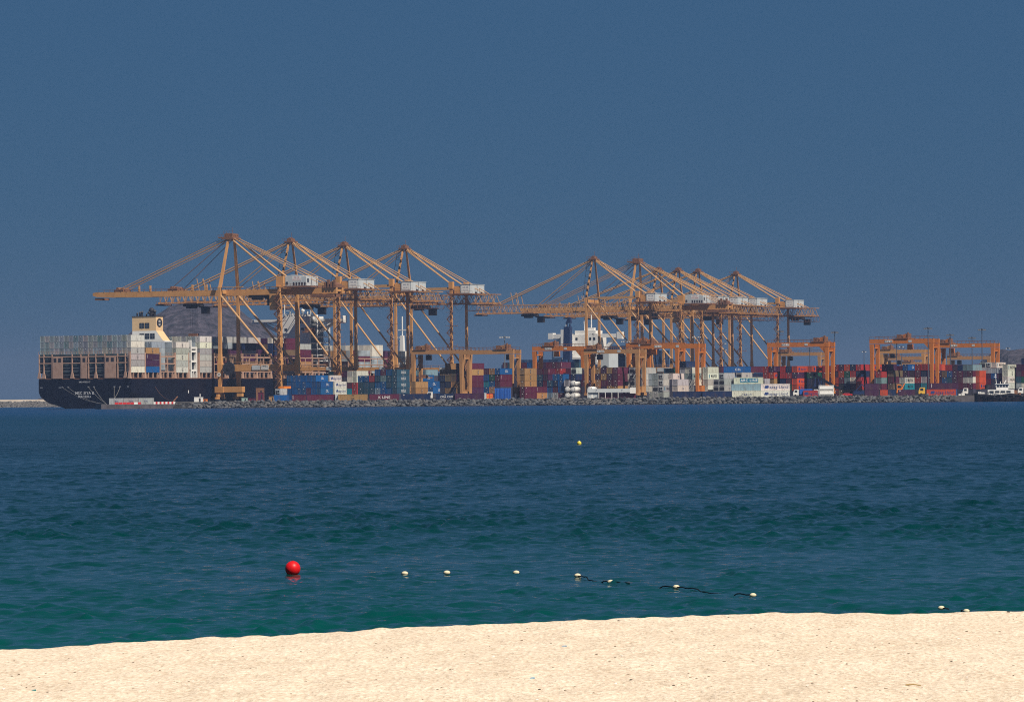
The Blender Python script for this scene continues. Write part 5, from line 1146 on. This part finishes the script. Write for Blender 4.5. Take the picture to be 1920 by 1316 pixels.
# red saloon car
root = thing('red_car', 'red car parked behind the rocks right of the silver tank', 'car', (atx(1579, 1770), 1770, YARD))
b = MB(); b.loft([[(0, y, .4), (4.2, y, .4), (4.2, y, .95), (3.2, y, 1.05), (2.6, y, 1.5), (1.2, y, 1.5), (.6, y, 1.0), (0, y, .85)] for y in (-.85, .85)]); b.build('body', M_RED, root); MB().box(1.0, 2.7, -.88, -.86, 1.05, 1.4).build('window', M_GLASS, root); wheels(root, (.9, 3.3), -.8, .8, .34)
# reach stacker with the dark boom
root = thing('reach_stacker', 'dark reach stacker with its long boom raised over the silver tank', 'machine', (atx(1541, 1790), 1790, YARD))
b = MB(); b.box(-4.5, 3.5, -1.6, 1.6, .9, 2.4); b.box(-4.6, -2.4, -1.5, 1.5, 2.4, 4.2); b.build('chassis', mat('stacker_black', (0.006, 0.008, 0.02), .5), root)
MB().bar((-3.4, 0, 9.2), (6.4, 0, 3.6), 1.0, 1.1).build('boom', mat('stacker_black', (0.006, 0.008, 0.02), .5), root); MB().bar((-4.2, 0, 2.4), (-3.0, 0, 9.6), .9, 1.6).build('mast', mat('stacker_black', (0.006, 0.008, 0.02), .5), root); MB().bar((.2, .5, 2.3), (-.8, .5, 7.6), .4).build('lift_cylinder', M_STEEL, root)
b = MB(); b.box(-4.6, -2.2, -.8, .8, 8.6, 10.4); b.bar((-3.2, 0, 10), (-3.2, 0, 13.0), .3); b.box(5.6, 7.4, -1.4, 1.4, 3.0, 4.2); b.build('boom_head', mat('stacker_black', (0.006, 0.008, 0.02), .5), root); wheels(root, (-3.4, 2.0), -1.5, 1.5, .85)
# forklift like orange machine
root = thing('wheel_loader', 'orange wheeled loader between maroon and turquoise containers', 'machine', (atx(1681, 1785), 1785, YARD))
MB().box(0, 3.2, -1, 1, 1.0, 2.4).build('chassis', M_ORM, root); MB().box(.2, 2.0, -.9, .9, 2.4, 4.8).build('cab', M_ORM, root); MB().box(.4, 1.8, -.93, -.9, 3.2, 4.4).build('window', M_GLASS, root); MB().bar((2.0, 0, 2.4), (3.4, 0, 5.2), .4).build('boom', M_ORM, root); wheels(root, (.6, 2.6), -1, 1, .7)
# dark low crane truck
root = thing('crane_truck', 'dark lorry with folded crane arm near the red car', 'truck', (atx(1600, 1779), 1779, YARD)); MB().box(0, 4.5, -1.1, 1.1, .8, 2.2).build('body', M_NAVYF, root); MB().bar((1, 0, 2.2), (3.6, 0, 5.0), .35).build('crane_arm', M_NAVYF, root); MB().bar((3.6, 0, 5), (6.0, 0, 2.4), .3).build('crane_arm', M_NAVYF, root); wheels(root, (.8, 3.6), -1, 1, .5)
# straddle of white crates
root = thing('white_crate', 'pair of low white crates on the quay end beside the truck', 'crate', (atx(1797.5, 1760), 1760, YARD - .4)); MB().box(0, .9, 0, 1, 0, 1.0).build('crate_box', M_WHITE, root); MB().box(1.2, 2.5, 0, 1, 0, 1.4).build('crate_box', M_WHITE, root)
# red and white road barriers on the slab
xs = atx(206, 1762.6)
for i in range(7):
    b = MB(); w = 1.25; b.loft([[(x, y0, 0), (x, y0 + a, .85), (x, y0 + .5 - a, .85), (x, y0 + .5, 0)] for x, y0, a in ((0, 0, .12), (1.45 if i < 6 else 1.2, 0, .12))]); o = b.build('road_barrier', M_RED if i != 5 else M_WHITE)
    o.location = (atx(215 + i * 7.3, 1763), 1762.9, 1.9); tag(o, f'{"red" if i != 5 else "white"} low barrier, {ORD[i]} in line before the grey slab containers', 'barrier', 'low barriers along the slab edge')
for i in range(11):
    b = MB(); b.loft([[(x, 0, 0), (x, .12, .9), (x, .38, .9), (x, .5, 0)] for x in (0, .8)]); o = b.build('road_barrier', M_RED if i % 2 else M_WHITE)
    o.location = (atx(288 + i * 3.7, 1763), 1762.9, 1.9); tag(o, f'{"red" if i % 2 else "white"} short block, {ORD[i]} of the striped line after the containers', 'barrier', 'low barriers along the slab edge')
# clutter at the foot of the first crane
def clutter(u, D, dims, M, label, name='site_box'):
    r = thing(name, label, 'site hut', (atx(u, D), D, YARD)); b = MB(); b.box(0, dims[0], 0, 2, 0, dims[1]); b.box(-.1, dims[0] + .1, -.1, 2.1, dims[1], dims[1] + .12); b.build('hut_body', M, r); MB().box(dims[0] * .55, dims[0] * .75, -.05, 0, .1, dims[1] * .8).build('door', M_DARK, r)
clutter(364, 1764, (3.6, 1.9), M_WHITE, 'small white hut on the slab before the first crane foot'); clutter(376, 1768, (2.8, 1.0), M_ORM, 'low orange box behind the small white hut')
clutter(453, 1770, (2.4, 1.4), mat('pale_green', (.3, .42, .38), .6), 'low pale green box right of the first crane foot'); clutter(484, 1785, (2.2, 3.6), mat('maroon_plain', PAL['m'][1], .6), 'narrow maroon box below a heap of orange machine parts'); clutter(480, 1795, (3.4, 5.6), M_RUST, 'rusty machine housing behind the narrow maroon box'); clutter(504, 1770, (2.4, 1.9), mat('tan_plain', PAL['t'][1], .6), 'small tan box left of the orange topped reefer')
clutter(466, 1778, (2.8, 1.2), mat('maroon_plain', (0, 0, 0)), 'low dark maroon box between pale green and narrow maroon boxes')
o = MB(); o.bar((atx(322, 1764), 1764, 2.2), (atx(333, 1766), 1766, 5.0), .35); o.bar((atx(322, 1764), 1764, 2.2), (atx(338, 1764), 1764, 2.6), .3); o = o.build('rusty_anchor', M_RUST); tag(o, 'rusty iron arm leaning where slab and rocks meet', 'scrap iron')

# ---- the tugboat
X0 = atx(1826, 1742); root = thing('tugboat', 'dark hulled tugboat with white wheelhouse moored at the quay end', 'boat', (X0, 1740, 0))
def ts(x, hb, zd, zk=-.6): return [(x, -hb, zd), (x, -hb * .75, zk), (x, hb * .75, zk), (x, hb, zd)]
h = MB(); h.loft([ts(0, .25, 3.4), ts(1.2, 1.6, 3.3), ts(4, 3.0, 3.0), ts(9, 3.6, 2.7), ts(14.5, 3.7, 3.4), ts(17, 3.7, 3.0), ts(19, 3.7, 2.2), ts(32, 3.4, 2.0)]); h.build('hull', mat('tug_hull', (0.012, 0.012, 0.02), .6, 0, .3, .5, .55, (.10, .03, .025)), root)
r = MB(); r.box(.6, 31, -3.75, -3.55, 2.5, 2.75); rail(r, (1, -2.2, 3.3), (14, -3.4, 2.8), 1.0, .9, .05); r.build('fender_rail', M_DARK, root)
MB().box(5.2, 16.0, -2.4, 2.4, 2.8, 4.9).build('deckhouse', M_WHITE, root); dk = root.children[-1]
for k in range(4): MB().box(5.9 + k * 2.3, 7.6 + k * 2.3, -2.46, -2.4, 3.6, 4.4).build('window', M_GLASS, dk)
w = MB(); w.loft([[(x, y, z) for x, z in ((8.8, 4.92), (13.6, 4.92), (13.9, 7.1), (8.4, 7.1))] for y in (-2.0, 2.0)]); w.build('wheelhouse', M_WHITE, root); wh = root.children[-1]
for k in range(4): MB().box(8.9 + k * 1.2, 9.9 + k * 1.2, -2.05, -2.0, 5.9, 6.8).build('window', M_GLASS, wh)
MB().box(8.2, 14.2, -2.3, 2.3, 7.1, 7.3).build('roof', M_WHITE, wh)
m = MB(); m.tube((9.0, 0, 7.3), (8.6, 0, 11.4), .14, .08); m.box(8.0, 9.2, -.1, .1, 10.0, 10.15); m.box(8.4, 9.0, -.1, .1, 10.6, 11.0); m.tube((12.2, 0, 7.3), (13.0, 0, 8.8), .25); m.tube((10.6, 0, 7.3), (10.6, 0, 8.2), .12); m.build('mast', M_WHITE, root)
f = MB(); f.tube((5.2, 0, 4.9), (5.2, 0, 6.9), .9, n=14); f.box(3.2, 8.2, -2, 2, 4.9, 5.3); f.build('funnel', M_DARK, root)
b = MB(); b.box(15, 17.5, -1, 1, 3.0, 4.6); b.tube((18.4, -.5, 2.2), (18.4, -.5, 3.6), .5, n=10); b.box(20, 23, -1.5, 1.5, 2.0, 3.0); b.build('winch', M_RUST, root)
MB().box(1.4, 4.2, -1.4, 1.4, 3.2, 4.1).build('bow_locker', M_WHITE, root)
for k in range(6): t = MB(); t.tube((2.6 + k * 2.6, -3.75 if k > 1 else -2.9, 2.0), (2.6 + k * 2.6, -4.0 if k > 1 else -3.2, 2.0), .42, n=12); t.build('tyre', M_DARK, root)

# ================================================================ BUOYS ON THE SWIMMING LINE
def water_pt(u, v):
    d = CAM_M @ Vector((u - 960, -(v - 658), -FPX)); k = -CAM_H / d.z; return Vector((d.x * k, d.y * k, 0))
p = water_pt(549, 1077); r = 14.3 / FPX * p.y
root = thing('marker_buoy', 'big round red buoy floating alone on the water', 'buoy', (p.x, p.y, 0))
MB().sph((0, 0, r * .8), r, 32, 20).build('ball', mat('red_plastic', (0.62, 0.008, 0.012), .42, 0, .05, 4), root, smooth=True)
b = MB(); b.tube((0, 0, r * 1.76), (0, 0, r * 1.84), r * .16, n=12); b.build('cap', mat('dull_red', (.3, .02, .03), .6), root)
FL = mat('float_cream', (.68, .60, .42), .6, 0, .08, 6, .3, (.2, .18, .1))
fm = MB(); fm.sph((0, 0, 0), 1, 20, 12, sc=(1.25, .9, .8)); fmesh = fm.mesh('float_shell', FL, True)
fc = MB(); fc.tube((-1.35, 0, -.1), (-1.12, 0, -.1), .28, n=10); fc.tube((1.12, 0, -.1), (1.35, 0, -.1), .28, n=10); fcm = fc.mesh('rope_eye', M_DARK)
FS = [(759, 1078, 'first pale float right of the red buoy'), (838, 1076.5, 'second pale float right of the red buoy'), (968, 1076.5, 'third pale float, alone in the middle of the line'), (1083, 1082, 'yellowish float where the dark rope first shows'), (1145, 1094, 'small float low in the water amid the dark rope'), (1268, 1103.5, 'pale float at the end of the second rope stretch'), (1412, 1119, 'pale float closest to the sand crest, alone with rope end'), (1765, 1143, 'yellowish float half behind the sand crest'), (1812, 1149, 'last float, almost hidden by the sand crest')]
pts = []
for i, (u, v, lab) in enumerate(FS):
    p = water_pt(u, v); pts.append(p); s = 5.0 / FPX * p.y
    root = thing('rope_float', 'small ' + lab if i != 4 else lab, 'float', (p.x, p.y, s * .35 + .02), random.uniform(-.4, .4), 'floats on the swimming rope')
    root.scale = (s, s, s); obj('float_shell', fmesh, root); obj('rope_eye', fcm, root)
for a, b_, lab in ((3, 4, 'dark wet rope floating between the yellowish float and the low one'), (4, 5, 'dark wet rope stretch beside the pale float'), (5, 6, 'dark rope end reaching the float nearest the sand'), (7, 8, 'dark rope between the last two floats')):
    q = MB(); A, B = pts[a], pts[b_]; last = None
    for i in range(25):
        f = i / 24; P = A.lerp(B, f); P.z = .022 + .008 * math.sin(i * 1.7 + a) * (1 if i % 7 else .3) + (.015 if f < .3 or f > .75 else -.03); P.y += .12 * math.sin(f * 7)
        if last: q.tube(last, P, .013, n=6)
        last = P
    o = q.build('floating_rope', M_ROPED); tag(o, lab, 'rope', 'dark stretches of the swimming rope')
p = water_pt(1086, 833); r = 4.2 / FPX * p.y
root = thing('marker_buoy', 'small yellow buoy floating far out on the water', 'buoy', (p.x, p.y, 0)); MB().sph((0, 0, r * .5), r, 16, 10).build('ball', mat('yellow_plastic', (.65, .55, .06), .5), root, smooth=True); MB().tube((0, 0, r * 1.4), (0, 0, r * 1.7), r * .3).build('cap', M_WHITE, root)

# ================================================================ ON THE SAND
random.seed(21)
def sand_pt(u, v):
    d = CAM_M @ Vector((u - 960, -(v - 658), -FPX)); o = Vector((0, 0, CAM_H)); t = 24 / d.y
    for _ in range(400):
        P = o + d * t
        if P.z <= sand_z(P.x, P.y): return P
        t += .04 / d.y
    return P
PEB = [(1160, 1164, 4), (1366, 1158, 3), (1183, 1275, 4.5), (1437, 1275, 3.5), (1263, 1285, 3.5), (1011, 1293, 4), (1366, 1196, 2), (764, 1232, 2.5), (697, 1296, 2.5), (763, 1299, 2), (705, 1206, 2.5), (530, 1211, 2.5), (916, 1197, 2), (818, 1255, 2.5), (1579, 1287, 2.4), (1662, 1238, 2.6), (1784, 1240, 3), (1808, 1242, 2.5), (1598, 1239, 2), (1539, 1242, 2), (1900, 1267, 3), (1891, 1147.5, 4), (1323, 1271, 2.5), (1244, 1317 - 7, 2.5), (726, 1232, 2), (1078, 1287, 2.5), (1255, 1307, 2), (250, 1290, 2), (420, 1265, 2), (140, 1250, 2)]
PM = [rock_mesh(40 + i, 2) for i in range(4)]
pm = mat('pebble_dark', (0.07, 0.055, 0.045), .9, 0, .3, 20)
for m in PM: m.materials.clear(); m.materials.append(pm)
for i, (u, v, s) in enumerate(PEB):
    if s < 3: continue
    P = sand_pt(u, v); o = obj('pebble', PM[i % 4], None, (P.x, P.y, P.z + .002), (0, 0, i)); k = s * .75 / FPX * P.y; o.scale = (k * 1.1, k, k * .6)
    tag(o, {0: 'dark pebble on the sand crest below the middle of the water', 1: 'small dark pebble just under the crest of sand', 2: 'largest dark pebble lying on open sand, right of centre', 3: 'dark pebble low on the sand above another to its left', 4: 'dark pebble low between two others on open sand', 5: 'dark pebble at the bottom edge of the sand, centre', 16: 'dark pebble toward the right side of the sand', 20: 'dark flat pebble at the right edge of the sand', 21: 'dark stone sitting on the crest near the last float'}.get(i, 'dark pebble on the pale sand'), 'pebble', 'dark pebbles on the sand')
b = MB()
for i in range(450):
    u = random.uniform(-60, 1980); v = random.uniform(1155, 1330); P = sand_pt(u, v)
    if P.y > float(np.interp(P.x, cx, cy)) + .4: continue
    k = random.choice((.004, .0045, .006, .008, .010)) ; me = PM[i % 4]; M = Matrix.LocRotScale(P, __import__('mathutils').Euler((0, 0, i)), Vector((k * 1.3, k, k * .7))); b.add([M @ q.co for q in me.vertices], [tuple(q.vertices) for q in me.polygons], 0 if i % 5 else 1)
for (u, v, s) in PEB:
    if s >= 3: continue
    P = sand_pt(u, v); k = s * .85 / FPX * P.y; M = Matrix.LocRotScale(P, None, Vector((k * 1.1, k, k * .7))); b.add([M @ q.co for q in PM[0].vertices], [tuple(q.vertices) for q in PM[0].polygons])
b.build('sand_pebbles', [mat('grit', (0.20, 0.15, 0.11), .95, 0, .2, 20), mat('shell_white', (.75, .72, .68), .6)], kind='stuff')
P = sand_pt(1698, 1285); P2 = sand_pt(1727, 1286); q = MB(); q.tube(P + Vector((0, 0, .006)), P.lerp(P2, .5) + Vector((0, 0, .012)), .006, .005, n=7); q.tube(P.lerp(P2, .5) + Vector((0, 0, .012)), P2 + Vector((0, 0, .005)), .005, .003, n=7)
o = q.build('dry_twig', mat('twig', (.38, .27, .13), .9)); tag(o, 'thin dry twig lying on the sand near its lower right', 'twig')
for (u, v, lab, c) in ((63, 1295, 'small teal scrap of plastic at the lower left of the sand', (.02, .18, .18)), (1058, 1212, 'tiny pale blue scrap near the crest of the sand', (.3, .38, .45)), (998, 1272, 'tiny light blue scrap on open sand', (.25, .4, .5))):
    P = sand_pt(u, v); q = MB(); k = 5 / FPX * P.y; q.add([(-k, -k * .5, .004), (k, -k * .6, .006), (k * .8, k * .6, .012), (-k * .6, k * .5, .009), (-k, -k * .5, .001), (k, -k * .6, .002), (k * .8, k * .6, .002), (-k * .6, k * .5, .001)], [(0, 1, 2, 3), (7, 6, 5, 4), (0, 4, 5, 1), (1, 5, 6, 2), (2, 6, 7, 3), (3, 7, 4, 0)]); o = q.build('plastic_scrap', mat('scrap_' + lab.split()[1], c, .5)); o.location = P; tag(o, lab, 'litter')

# ================================================================ HAZE
hb = MB().box(-8000, 8000, -250, 14000, -5, 135)
hm = bpy.data.materials.new('haze'); hm.use_nodes = True; nt = hm.node_tree; nt.nodes.clear(); ho = nt.nodes.new('ShaderNodeOutputMaterial'); hv = nt.nodes.new('ShaderNodeVolumePrincipled')
hv.inputs['Color'].default_value = (0.24, 0.34, 0.56, 1); hv.inputs['Density'].default_value = 0.00008; hv.inputs['Anisotropy'].default_value = 0.0
nt.links.new(hv.outputs[0], ho.inputs['Volume']); hb.build('haze', hm, kind='stuff')
bpy.context.view_layer.update()
print('containers', NCON[0], 'objects', len(bpy.data.objects))
